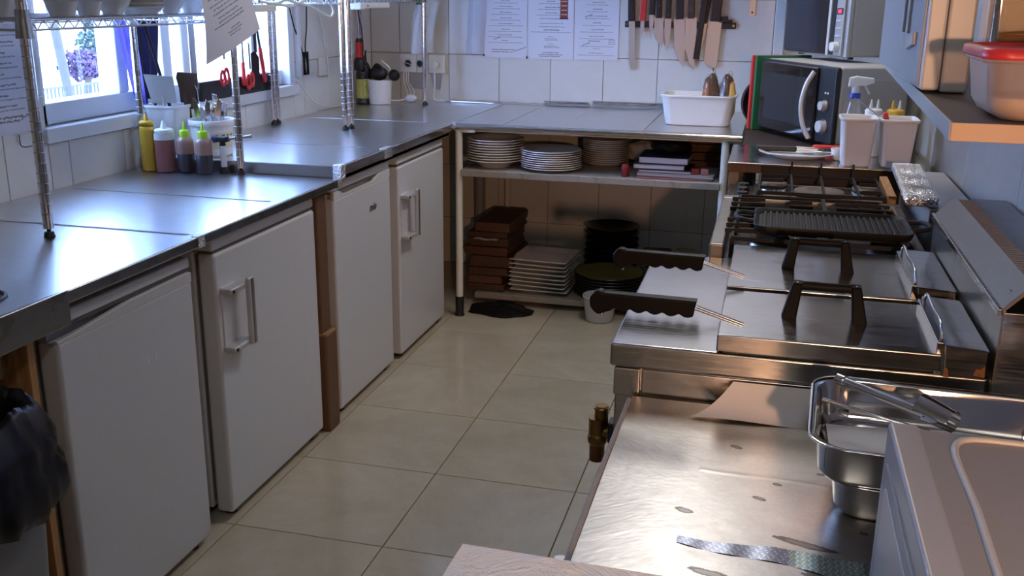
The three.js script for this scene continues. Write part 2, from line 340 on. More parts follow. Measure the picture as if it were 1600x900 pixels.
  for (const [a, b] of [[-3.02, -3.075], [-3.29, -3.345], [-3.42, -3.47]]) part(win, 'mullion', bx(fx0, fx1, 1.118, wy1 - 0.06, b, a, 0.006), M.frame);
  for (const [a, b] of [[wz0 - 0.05, -3.02], [-3.075, -3.29], [-3.345, -3.42], [-3.47, wz1 + 0.05]]) part(win, 'pane', bx(XL - 0.075, XL - 0.070, 1.11, wy1 - 0.05, b - 0.005, a + 0.005, 0), M.glass);
  part(win, 'reveal', merge([bx(XL - 0.22, fx0, 1.05, wy1, wz1 - 0.006, wz1, 0), bx(XL - 0.22, fx0, 1.05, wy1, wz0, wz0 + 0.006, 0)]), M.frame);
}
// ---------------------------------------------------------------- outside the window
{
  one('courtyard_ground', 'pale paved yard outside the window', 'ground', bx(-30, XL - 0.3, -0.15, -0.02, -34, 6, 0), mat([0.75, 0.74, 0.72], 0.9)).userData.kind = 'structure';
  one('courtyard_wall', 'white rendered wall across the yard outside', 'wall', bx(-19.3, -19, -0.1, 1.05, -34, -4, 0), mat([0.82, 0.82, 0.80], 0.9)).userData.kind = 'structure';
  const leaf = (() => { const g = new THREE.PlaneGeometry(0.045, 0.03, 2, 1); const p = g.attributes.position; for (let i = 0; i < p.count; i++) p.setZ(i, Math.abs(p.getX(i)) * 0.4); g.computeVertexNormals(); return g; })();
  function bush(label, category, c, R, m, n, name) {
    const gs = [];
    for (let i = 0; i < n; i++) {
      const a = rr(0, 6.283), q = Math.acos(rr(-1, 1)), s = Math.pow(rnd(), 0.28) * (1 + 0.25 * N.noise(Math.cos(a) * 2, q * 2, c[0]));
      const g = leaf.clone(); g.applyMatrix4(new THREE.Matrix4().compose(V(c[0] + R[0] * s * Math.sin(q) * Math.cos(a), c[1] + R[1] * s * Math.cos(q), c[2] + R[2] * s * Math.sin(q) * Math.sin(a)), new THREE.Quaternion().setFromEuler(new THREE.Euler(rr(0, 6), rr(0, 6), rr(0, 6))), V(1, 1, 1).multiplyScalar(rr(0.8, 1.7))));
      gs.push(g);
    }
    const t = thing(name, label, category, [0, 0, 0]);
    part(t, 'foliage', merge(gs), m).userData.kind = 'stuff';
    part(t, 'stem', rod([c[0], -0.02, c[2]], [c[0] + 0.1, c[1], c[2]], 0.05), M.woodBrown);
  }
  bush('purple flowering shrub seen through the left window pane', 'shrub', [-9.2, 0.47, -12.05], [0.30, 0.20, 0.32], mat([0.075, 0.040, 0.085], 0.8), 900, 'flowering_shrub');
  bush('green leafy tree behind the purple shrub outside', 'tree', [-10.0, 0.70, -13.62], [0.36, 0.42, 0.36], mat([0.055, 0.085, 0.055], 0.8), 1500, 'garden_tree');
  one('tree_trunk', 'pale slanting tree trunk outside the window', 'trunk', tube([[-7.5, -0.05, -9.60], [-7.5, 0.5, -9.51], [-7.5, 1.03, -9.43], [-7.5, 2.6, -9.2]], 0.05, 10), mat([0.07, 0.065, 0.06], 0.9, 0, { map: rep(T.dirty, 3) }));
  const f = thing('garden_fence', 'low fence of thin bars at the far side of the yard', 'fence', [0, 0, 0]);
  for (let i = 0; i < 22; i++) part(f, 'bar', bx(-8.72, -8.70, -0.02, 0.28, -10.6 - i * 0.07, -10.62 - i * 0.07, 0), M.fence);
  part(f, 'rail', bx(-8.725, -8.695, 0.26, 0.285, -12.2, -10.55, 0), M.fence);
}
// ---------------------------------------------------------------- lamps out of the frame
LAMPS.ceiling.forEach(([x, z, w, k], i) => {
  const t = thing('ceiling_light', i ? 'fluorescent ceiling fitting over the far end of the aisle' : 'fluorescent ceiling fitting over the near end of the aisle', 'ceiling light', [x, YC, z], 0, 'ceiling fittings');
  part(t, 'housing', bx(-0.16, 0.16, -0.05, 0, -w / 2, w / 2, 0.01), M.plasticWhite);
  part(t, 'diffuser', bx(-0.14, 0.14, -0.062, -0.05, -w / 2 + 0.03, w / 2 - 0.03, 0.004), mat([0.9, 0.9, 0.9], 0.6, 0, { emissive: lin(...LAMPS.ceilingColor), emissiveIntensity: 1.5 }));
  const l = new THREE.RectAreaLight(lin(...LAMPS.ceilingColor), LAMPS.ceilingPower * k, 0.28, w - 0.06); l.name = 'ceiling_tube_light';
  l.position.set(0, -0.068, 0); l.lookAt(x, -10, z); l.rotation.set(-Math.PI / 2, 0, 0); t.add(l);
});
{
  const [x, y, z] = LAMPS.warm, to = V(...LAMPS.warmTo), dir = to.clone().sub(V(x, y, z)).normalize();
  const t = thing('warming_lamp', 'warm shaded lamp over the pass behind the viewer', 'lamp', [x, y, z]);
  const q = new THREE.Quaternion().setFromUnitVectors(V(0, 1, 0), dir);
  part(t, 'shade', lathe([[0.02, -0.05], [0.03, -0.045], [0.062, 0.035], [0.060, 0.035], [0.028, -0.042], [0.02, -0.046]], 28).applyQuaternion(q), M.chromeDull);
  part(t, 'bulb', new THREE.SphereGeometry(0.03, 20, 14), mat([1, 0.8, 0.6], 0.5, 0, { emissive: lin(...LAMPS.warmColor), emissiveIntensity: 3 }), [dir.x * -0.01, dir.y * -0.01, dir.z * -0.01]);
  part(t, 'bracket', rod([0, 0, 0.06], [XR - x, 0.02, 0.06], 0.008), M.chromeDull);
  const l = new THREE.SpotLight(lin(...LAMPS.warmColor), LAMPS.warmPower, 0, 0.52, 0.75, 2); l.name = 'warm_bulb_light'; l.shadow.radius = 1.5; l.castShadow = true;
  l.position.copy(dir).multiplyScalar(0.05); l.target.position.copy(dir); t.add(l); t.add(l.target); l.target.name = 'lamp_aim';
}
// ---------------------------------------------------------------- left run: worktops
const FX = -1.375;
{
  const t = thing('worktop', 'low steel worktop with taped seams below the window', 'worktop', [0, 0, 0]);
  const zs = [-1.675, -2.045, -2.19, -2.63, -3.048];
  part(t, 'core', bx(XL + 0.004, FX - 0.012, 0.834, 0.8565, zs[4], zs[0], 0.001), M.woodBrown);
  for (let i = 0; i < 4; i++) part(t, 'sheet', bx(XL + 0.004, FX - 0.004, 0.8565, 0.860 - (i % 2) * 0.0007, zs[i + 1] + 0.0008, zs[i] - 0.0008, 0.0008), M.counter);
  for (const z of [zs[2], zs[3]]) part(t, 'seam_tape', grid((u, v) => [XL + 0.05 + u * (FX - XL - 0.09), 0.8606 + 0.0006 * N.noise(u * 30, v * 5, z), z + (v - 0.5) * 0.012 + 0.004 * N.noise(u * 6, 0, z * 3)], 60, 3), M.foil);
  part(t, 'edge_trim', bx(FX - 0.012, FX, 0.834, 0.8615, zs[4], -2.178, 0.004), M.counterEdge);
  part(t, 'edge_trim', bx(FX - 0.012, FX, 0.832, 0.8605, -2.19, zs[0] - 0.002, 0.004), M.counterEdge);
  for (const z of [-2.184, -3.035]) part(t, 'edge_tape', bx(FX - 0.02, FX + 0.0015, 0.830, 0.8625, z - 0.016, z + 0.016, 0.003), M.foil);

  // near section with the sink opening and a deep steel front
  const s = thing('sink_unit', 'steel sink top with deep front panel at the left edge', 'sink', [0, 0, 0]);
  const a = -0.75, b = -1.672, hx0 = -1.95, hx1 = -1.45, hz0 = -1.1, hz1 = -1.625;
  const top = new THREE.Shape(); top.moveTo(XL + 0.004, -a); top.lineTo(FX - 0.002, -a); top.lineTo(FX - 0.002, -b); top.lineTo(XL + 0.004, -b); top.closePath();
  top.holes.push(roundRect(hx0, hx1, -hz0, -hz1, 0.06));
  const tg = new THREE.ExtrudeGeometry(top, { depth: 0.003, bevelEnabled: false, curveSegments: 10 }); tg.rotateX(-Math.PI / 2); tg.translate(0, 0.859, 0); 
  part(s, 'top', boxUVkeep(tg), M.counter);
  part(s, 'front_panel', bx(FX - 0.006, FX + 0.004, 0.79, 0.864, b, a, 0.002), M.counterEdge);
  part(s, 'side_panel', bx(XL + 0.02, FX - 0.006, 0.812, 0.858, b, b + 0.006, 0.001), M.counterEdge);
  part(s, 'rim', new THREE.TubeGeometry(new THREE.CatmullRomCurve3(rrLoop(hx1 - hx0, hz0 - hz1, 0.06, 0.863, (hx0 + hx1) / 2, (hz0 + hz1) / 2).map((p) => V(...p)), true), 80, 0.005, 8, true), M.black);
  part(s, 'basin', loft([rrLoop(hx1 - hx0, hz0 - hz1, 0.06, 0.859, (hx0 + hx1) / 2, (hz0 + hz1) / 2), rrLoop(hx1 - hx0 - 0.02, hz0 - hz1 - 0.02, 0.06, 0.70, (hx0 + hx1) / 2, (hz0 + hz1) / 2), rrLoop(hx1 - hx0 - 0.06, hz0 - hz1 - 0.06, 0.06, 0.69, (hx0 + hx1) / 2, (hz0 + hz1) / 2)], false, true), M.counter);
  for (const [lx, lz] of [[FX - 0.05, a - 0.05], [XL + 0.06, a - 0.05], [XL + 0.06, b + 0.12]]) part(s, 'leg', bx(lx - 0.018, lx + 0.018, 0, 0.80, lz - 0.018, lz + 0.018, 0.003), M.steel);
  // cabinet side beneath it
  one('wooden_partition', 'orange wooden partition board beside the nearest fridge', 'board', bx(XL + 0.02, -1.42, 0, 0.788, -1.612, -1.592, 0.002), M.woodOrange);
  one('red_crate', 'dark red crate under the sink at the left edge', 'crate', merge([bx(-1.98, -1.56, 0, 0.02, -1.58, -1.2, 0.004), bx(-1.98, -1.56, 0.0, 0.66, -1.585, -1.565, 0.004), bx(-1.98, -1.965, 0, 0.66, -1.58, -1.2, 0.003), bx(-1.575, -1.56, 0, 0.66, -1.58, -1.2, 0.003), bx(-1.98, -1.56, 0, 0.66, -1.215, -1.2, 0.004)]), M.redDark);

  const u = thing('worktop', 'raised steel worktop running to the back corner', 'worktop', [0, 0, 0]);
  const us = [-3.052, -3.47, -4.27, ZB + 0.003];
  part(u, 'core', bx(XL + 0.004, FX - 0.014, 0.846, 0.8965, us[3], us[0], 0.001), M.steelWall);
  for (let i = 0; i < 3; i++) part(u, 'sheet', bx(XL + 0.004, FX - 0.003, 0.8965, 0.900 - (i % 2) * 0.0007, us[i + 1] + 0.0008, us[i] - 0.0008, 0.0008), M.counter);
  part(u, 'seam_tape', grid((p, q) => [XL + 0.25 + p * 0.42, 0.9004 + 0.0006 * N.noise(p * 30, q * 5, 3), -3.47 + (q - 0.5) * 0.012 + 0.006 * N.noise(p * 5, 0, 9)], 50, 3), M.foil);
  part(u, 'edge_trim', bx(FX - 0.014, FX, 0.868, 0.9025, -4.262, us[0], 0.005), M.counterEdge);
  part(u, 'edge_rail', bx(FX - 0.030, FX - 0.014, 0.846, 0.866, -4.25, us[0], 0.004), M.steelGreasy);
  part(u, 'edge_tape', bx(FX - 0.022, FX + 0.0015, 0.864, 0.9035, -3.52, -3.44, 0.003), M.foil);
  part(u, 'step_face', bx(XL + 0.01, FX - 0.002, 0.8605, 0.8985, us[0] - 0.002, us[0] + 0.003, 0.001), M.counter);
  part(u, 'corner_tape', bx(FX - 0.03, FX + 0.003, 0.857, 0.904, us[0] - 0.03, us[0] + 0.006, 0.004), M.foil);
  for (const [lx, lz] of [[XL + 0.05, -3.6], [XL + 0.05, -5.1]]) part(u, 'leg', bx(lx - 0.015, lx + 0.015, 0, 0.846, lz - 0.015, lz + 0.015, 0.003), M.steel);
}
// ---------------------------------------------------------------- fridges under the worktops
function fridge(label, z0, z1, top, kind, white, x = -1.40) {     // z0 nearer, z1 farther; door face at x
  const t = thing('fridge', label, 'fridge', [x, 0, (z0 + z1) / 2], 0, 'fridges under the worktops');
  const h = (z0 - z1) / 2, m = white;
  part(t, 'body', bx(-0.54, -0.062, 0.03, top - 0.032, -h, h, 0.006), m);
  part(t, 'gasket', bx(-0.062, -0.052, 0.05, top - 0.04, -h + 0.008, h - 0.008, 0.002), M.seal);
  part(t, 'plinth', bx(-0.52, -0.09, 0.0, 0.03, -h + 0.01, h - 0.01, 0.002), M.black);
  part(t, 'top_panel', bx(-0.55, -0.004, top - 0.028, top, -h - 0.002, h + 0.002, 0.006), m);
  part(t, 'seam', bx(-0.05, -0.008, top - 0.037, top - 0.027, -h + 0.004, h - 0.004, 0.001), M.seal);
  if (kind === 'bar') {
    part(t, 'door', bx(-0.052, 0, 0.022, top - 0.036, -h, h, 0.010), m);
    const hd = part(t, 'handle', bx(0.030, 0.044, 0.505, 0.70, h - 0.130, h - 0.095, 0.006), M.handleGrey);
    part(hd, 'grip_trim', bx(0.0435, 0.0465, 0.508, 0.697, h - 0.118, h - 0.107, 0.001), M.chromeDull);
    for (const y of [0.678, 0.512]) { part(hd, 'bracket', bx(-0.002, 0.036, y - 0.006, y + 0.010, h - 0.124, h - 0.014, 0.005), M.handleGrey); part(hd, 'screw', new THREE.CylinderGeometry(0.005, 0.005, 0.004, 12), M.black, [0.0365, y + 0.002, h - 0.026], [0, 0, Math.PI / 2]); }
    part(hd, 'backplate', bx(-0.001, 0.004, 0.515, 0.69, h - 0.085, h - 0.02, 0.002), M.fridge);
  } else {
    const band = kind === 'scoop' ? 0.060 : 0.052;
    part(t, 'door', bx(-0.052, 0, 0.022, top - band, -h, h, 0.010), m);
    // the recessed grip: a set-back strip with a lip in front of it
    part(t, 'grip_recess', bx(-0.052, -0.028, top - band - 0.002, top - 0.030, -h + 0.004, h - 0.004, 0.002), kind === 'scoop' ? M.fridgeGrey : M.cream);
    part(t, 'grip_lip', extr(kind === 'scoop'
      ? [[-h + 0.003, top - band - 0.004], [h - 0.003, top - band - 0.004], [h - 0.003, top - band + 0.003], [h - 0.05, top - band + 0.004], [0, top - band + 0.020], [-h + 0.05, top - band + 0.022], [-h + 0.003, top - band + 0.020]]
      : [[-h + 0.003, top - band - 0.004], [h - 0.003, top - band - 0.004], [h - 0.003, top - 0.03], [h - 0.05, top - 0.031], [h - 0.09, top - band + 0.003], [-h + 0.17, top - band + 0.003], [-h + 0.11, top - 0.031], [-h + 0.003, top - 0.03]], 0.010, 0.001).rotateY(-Math.PI / 2), m, [-0.001, 0, 0]);
  }
  for (const s of [-1, 1]) part(t, 'foot', cyl(0.018, 0.018, 0.024, 14), M.black, [-0.035, 0, s * (h - 0.05)]);
  return t;
}
{
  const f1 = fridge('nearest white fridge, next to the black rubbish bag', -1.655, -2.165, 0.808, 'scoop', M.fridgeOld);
  const f2 = fridge('white bar-handle fridge between the nearest fridge and the wooden post', -2.275, -2.885, 0.822, 'bar', M.fridge);
  const f3 = fridge('white fridge with small dark badge, right after the wooden post', -3.045, -3.565, 0.838, 'grip', M.fridge, -1.405);
  const f4 = fridge('farthest white fridge with bar handle, beside the open shelves', -3.640, -4.20, 0.838, 'bar', M.fridge);
  const font = await new FontLoader().loadAsync('fonts/droid/droid_sans_bold.typeface.json');
  const word = new TextGeometry('mio', { font, size: 0.026, depth: 0.001, curveSegments: 4 }); word.applyMatrix4(new THREE.Matrix4().makeShear(0, 0, 0.3, 0, 0, 0)); word.rotateY(Math.PI / 2);
  part(f3, 'badge', word, M.black, [0.0003, 0.682, -0.045]);
  for (const z of [0.02, 0.05]) part(f1, 'magnet_mark', bx(0, 0.0008, 0.595, 0.612, z - 0.1, z - 0.088, 0.0003), M.fridge);
  const p = thing('timber_post', 'brown timber post between two fridges', 'post', [-1.43, 0, -2.945]);
  part(p, 'lower_timber', bx(-0.045, 0.045, 0, 0.352, -0.042, 0.042, 0.008), M.woodPost);
  part(p, 'upper_timber', bx(-0.045, 0.030, 0.352, 0.82, -0.030, 0.040, 0.006), M.woodPost);
  part(p, 'end_grain', bx(-0.030, 0.046, 0.346, 0.356, -0.040, 0.042, 0.003), M.woodPale);
}
// bin with a black bag
{
  const t = thing('rubbish_bin', 'grey bin lined with a black bag at the left edge', 'bin', [-1.335, 0, -1.255]);
  part(t, 'bin_body', tubGeo(0.20, 0.20, 0.255, 0.255, 0.70, 0.04, 0.004, 0.006), mat([0.20, 0.205, 0.21], 0.5));
  const loops = []; const n = 96, rad = (k, a) => k * (1 + 0.05 * N.noise(Math.cos(a) * 4, Math.sin(a) * 4, k * 30) + 0.025 * N.noise(Math.cos(a) * 14, Math.sin(a) * 14, k * 60));
  const prof = [[0.166, 0.575], [0.178, 0.58], [0.184, 0.60], [0.182, 0.635], [0.170, 0.655], [0.172, 0.69], [0.160, 0.72], [0.146, 0.755], [0.134, 0.765], [0.122, 0.735], [0.112, 0.60], [0.098, 0.30]];
  for (const [r, y] of prof) { const l = []; for (let i = 0; i < n; i++) { const a = i / n * 6.2832, c = Math.cos(a), s = Math.sin(a), sq = 1 / Math.pow(Math.pow(Math.abs(c), 5) + Math.pow(Math.abs(s), 5), 0.2), R = rad(r, a) * (0.45 + 0.55 * sq); l.push([R * c, y + 0.018 * N.noise(c * 3 + 7, s * 3, y * 7) + 0.010 * N.noise(c * 13, s * 13, y * 9), R * s]); } loops.push(l); }
  part(t, 'black_bag', loft(loops, false, true), M.bag);
}
// ---------------------------------------------------------------- wire racks standing on the worktops
function post(parent, x, z, y0, y1, foot = true) {
  const p = part(parent, 'post', rod([x, y0 + 0.022, z], [x, y1, z], 0.0125, 16), M.chrome);
  const rings = []; for (let y = y0 + 0.06; y < Math.min(y1, 1.6); y += 0.0254) rings.push(new THREE.TorusGeometry(0.0125, 0.0011, 5, 16).rotateX(Math.PI / 2).translate(x, y, z));
  part(p, 'groove_rings', merge(rings), M.chromeDull);
  if (foot) part(p, 'levelling_foot', merge([cyl(0.014, 0.011, 0.014, 14).translate(x, y0, z), cyl(0.005, 0.005, 0.012, 8).translate(x, y0 + 0.013, z)]), M.black);
}
function wireShelf(parent, x0, x1, z0, z1, y) {       // y of the deck; x0 back, x1 front, z0 near, z1 far
  const s = part(parent, 'wire_shelf', merge([rod([x1, y, z0], [x1, y, z1], 0.003), rod([x1, y - 0.022, z0], [x1, y - 0.022, z1], 0.003), rod([x0, y, z0], [x0, y, z1], 0.003), rod([x0, y - 0.022, z0], [x0, y - 0.022, z1], 0.003),
    rod([x0, y, z0], [x1, y, z0], 0.003), rod([x0, y - 0.022, z0], [x1, y - 0.022, z0], 0.003), rod([x0, y, z1], [x1, y, z1], 0.003), rod([x0, y - 0.022, z1], [x1, y - 0.022, z1], 0.003)]), M.chromeDull);
  const wires = []; for (let z = z0 - 0.025; z > z1; z -= 0.025) wires.push(rod([x0, y + 0.004, z], [x1, y + 0.004, z], 0.0016, 6));
  for (const k of [0.33, 0.66]) wires.push(rod([x0 + (x1 - x0) * k, y, z0], [x0 + (x1 - x0) * k, y, z1], 0.0025, 6));
  part(s, 'deck_wires', merge(wires), M.chromeDull);
  const zig = []; const n = Math.round((z0 - z1) / 0.045);
  for (const x of [x0, x1]) for (let i = 0; i < n; i++) { const a = z0 + (z1 - z0) * i / n, b = z0 + (z1 - z0) * (i + 1) / n, m = (a + b) / 2; zig.push(rod([x, y - 0.022, a], [x, y, m], 0.0018, 6), rod([x, y, m], [x, y - 0.022, b], 0.0018, 6)); }
  part(s, 'truss_wires', merge(zig), M.chrome);
  return s;
}
{
  const r1 = thing('wire_rack', 'chrome wire rack on the low worktop holding the bowls', 'rack', [0, 0, 0], 0, 'chrome racks on the worktops');
  const X0 = -2.10, X1 = -1.728;
  for (const [x, z] of [[X1, -2.065], [X1, -3.018], [X0, -2.065], [X0, -3.022]]) post(r1, x, z, 0.8605, 2.05);
  for (const y of [1.384, 1.85]) wireShelf(r1, X0, X1, -2.065, -3.02, y);
  for (const [x, z] of [[X1, -2.065], [X1, -3.018], [X0, -2.065], [X0, -3.022]]) part(r1, 'sleeve', merge([cyl(0.021, 0.0175, 0.048, 18).translate(x, 1.343, z), cyl(0.0165, 0.0165, 0.02, 18).translate(x, 1.39, z)]), M.chromeDull);
  const r2 = thing('wire_rack', 'chrome wire rack on the raised worktop with white cable loops', 'rack', [0, 0, 0], 0, 'chrome racks on the worktops');
  for (const [x, z] of [[X1 - 0.005, -3.905], [X0, -3.975], [X1 - 0.005, -3.062], [X0, -3.062]]) post(r2, x, z, z > -3.1 ? 1.36 : 0.9005, 2.05, z < -3.1);
  wireShelf(r2, X0, X1 - 0.005, -3.062, -3.93, 1.432);
  const r3 = thing('wire_rack', 'chrome wire rack reaching the back wall, green spray bottle hanging off it', 'rack', [0, 0, 0], 0, 'chrome racks on the worktops');
  for (const [x, z] of [[X1, -3.955], [X0, -4.012], [X1 - 0.02, -4.955], [X0, -4.955]]) post(r3, x, z, 0.9005, 2.05);
  wireShelf(r3, X0, X1 - 0.005, -3.955, -4.955, 1.437);
  [[-2.25, 0.30, 0.26, 'near end'], [-2.62, 0.36, 0.30, 'middle'], [-2.90, 0.20, 0.22, 'far end']].forEach(([z, w, h, l]) => one('storage_carton', 'brown storage carton on the upper rack shelf, ' + l, 'carton', bx(-0.16, 0.16, 0, h, -w / 2, w / 2, 0.004), M.cardboard, [-1.914, 1.8565, z]));
  // label strips / power bar below the far racks
  const pb = thing('power_strip', 'cream power strip fixed under the far rack shelf', 'power strip', [0, 0, 0]);
  part(pb, 'casing', bx(X1 - 0.02, X1 + 0.03, 1.392, 1.414, -4.36, -4.03, 0.006), M.cream);
  part(pb, 'end_cap', bx(X1 - 0.022, X1 + 0.032, 1.388, 1.416, -4.07, -4.025, 0.006), M.plasticWhite);
  part(pb, 'screw', new THREE.SphereGeometry(0.004, 10, 8), M.black, [X1 + 0.03, 1.403, -4.10]);
  one('lamp_batten', 'short cream lamp batten under the middle rack shelf', 'batten', bx(X1 - 0.01, X1 + 0.025, 1.390, 1.412, -3.29, -3.13, 0.005), M.cream);
  one('white_cable', 'white cable looping below the middle rack shelf', 'cable', tube([[X1 + 0.01, 1.418, -3.32], [X1 + 0.012, 1.405, -3.42], [X1 + 0.01, 1.414, -3.50], [X1 + 0.015, 1.40, -3.60], [X1 + 0.016, 1.375, -3.70], [X1 + 0.016, 1.366, -3.76], [X1 + 0.014, 1.385, -3.785], [X1 + 0.012, 1.42, -3.76]], 0.0042, 8), M.cableWhite);
  one('white_cable', 'second white cable bundled along the middle rack edge', 'cable', tube([[X1 + 0.006, 1.425, -3.2], [X1 + 0.014, 1.415, -3.3], [X1 + 0.008, 1.428, -3.40], [X1 + 0.014, 1.416, -3.48], [X1 + 0.006, 1.43, -3.58], [X1 + 0.012, 1.42, -3.68]], 0.0045, 8), M.cableWhite);

  // bowls and plates on the first rack
  const bowlG = (r, h, f) => lathe([[0, 0.006], [f * 0.9, 0.006], [f * 0.92, 0], [f, 0], [f, 0.006], [r * 0.72, h * 0.32], [r * 0.93, h * 0.72], [r, h], [r - 0.004, h], [r * 0.9, h * 0.72], [r * 0.68, h * 0.34], [f * 0.8, 0.012], [0, 0.011]], 36);
  const rimG = lathe([[0, 0.005], [0.034, 0.005], [0.035, 0], [0.038, 0], [0.040, 0.006], [0.052, 0.034], [0.055, 0.040], [0.068, 0.043], [0.069, 0.046], [0.054, 0.045], [0.048, 0.034], [0.034, 0.010], [0, 0.009]], 36);
  const SY = 1.390, grp = 'bowls on the first rack';
  const stack = (geo, m, label, x, z, n, dy, name) => { for (let k = 0; k < n; k++) one(name, label.replace('#', ['lowest', 'second', 'third', 'fourth', 'fifth'][k]), name.includes('plate') ? 'plate' : 'bowl', geo, m, [x, SY + k * dy, z], [0, 0, 0], grp); };
  const bigB = bowlG(0.098, 0.085, 0.05), rimA = rimG.clone().scale(0.80, 1, 0.80), rimB = rimG.clone().scale(0.68, 1, 0.68), midA = bowlG(0.060, 0.072, 0.028), midB = bowlG(0.054, 0.070, 0.026);
  stack(bigB, M.ceramicShelf, '# big bowl in the leftmost stack, behind the first rack post', -1.865, -2.135, 5, 0.026, 'serving_bowl');
  stack(rimA, M.ceramicShelf, '# flared bowl right of the first rack post', -1.795, -2.292, 5, 0.017, 'flared_bowl');
  stack(rimB, M.ceramicShelf, '# flared bowl of the second stack from the first rack post', -1.795, -2.398, 5, 0.019, 'flared_bowl');
  stack(midA, M.ceramicShelf, '# round bowl over the bright window pane', -1.80, -2.508, 5, 0.022, 'round_bowl');
  stack(lathe([[0, 0.004], [0.046, 0.004], [0.048, 0], [0.051, 0], [0.055, 0.006], [0.073, 0.018], [0.074, 0.022], [0.052, 0.010], [0, 0.009]], 40), M.ceramicShelf, '# shallow plate in the stack above the curtain', -1.81, -2.645, 5, 0.011, 'shallow_plate');
  stack(midB, M.ceramicShelf, '# round bowl near the far end of the first rack', -1.795, -2.777, 5, 0.020, 'round_bowl');
  stack(bowlG(0.058, 0.066, 0.032), M.ceramicShelf, '# small bowl behind the hanging recipe sheet', -1.795, -2.895, 5, 0.020, 'small_bowl');
}
// ---------------------------------------------------------------- sheets with print
function printSheet(w, h, lines, seedN, extra) {
  return canvasTex(w, h, (c) => {
    c.fillStyle = '#e9e8ec'; c.fillRect(0, 0, w, h);
    let q = seedN; const r = () => { q = (q * 1664525 + 1013904223) >>> 0; return q / 4294967296; };
    const words = (cx, y, len, s, col) => { c.fillStyle = col; let x = cx - len / 2; while (x < cx + len / 2) { const k = (2 + r() * 5) * s * 0.55; for (let g = 0; g < k; g += s * 0.5) c.fillRect(x + g, y - s * (0.5 + 0.4 * r()), s * 0.32, s * (0.45 + 0.4 * r())); x += k + s * 0.6; } };
    for (const [y, len, s, cx = 0.5, col = '#5b5b66'] of lines) words(cx * w, y * h, len * w, s, col);
    if (extra) extra(c, w, h);
  });
}
const menuLines = (a, b, k) => { const o = []; for (let y = a; y < b; y += k) { o.push([y, 0.24 + 0.1 * Math.sin(y * 40), 8, 0.5, '#44444e']); o.push([y + k * 0.36, 0.62 + 0.16 * Math.sin(y * 70), 6]); } return o; };
const squiggle = (c, x, y, s) => { c.strokeStyle = '#22222a'; c.lineWidth = 2; c.beginPath(); for (let i = 0; i < 26; i++) c.lineTo(x + i * s * 0.5, y - i * s * 0.18 + Math.sin(i * 2.3) * s * (0.6 + 0.5 * Math.sin(i))); c.stroke(); };
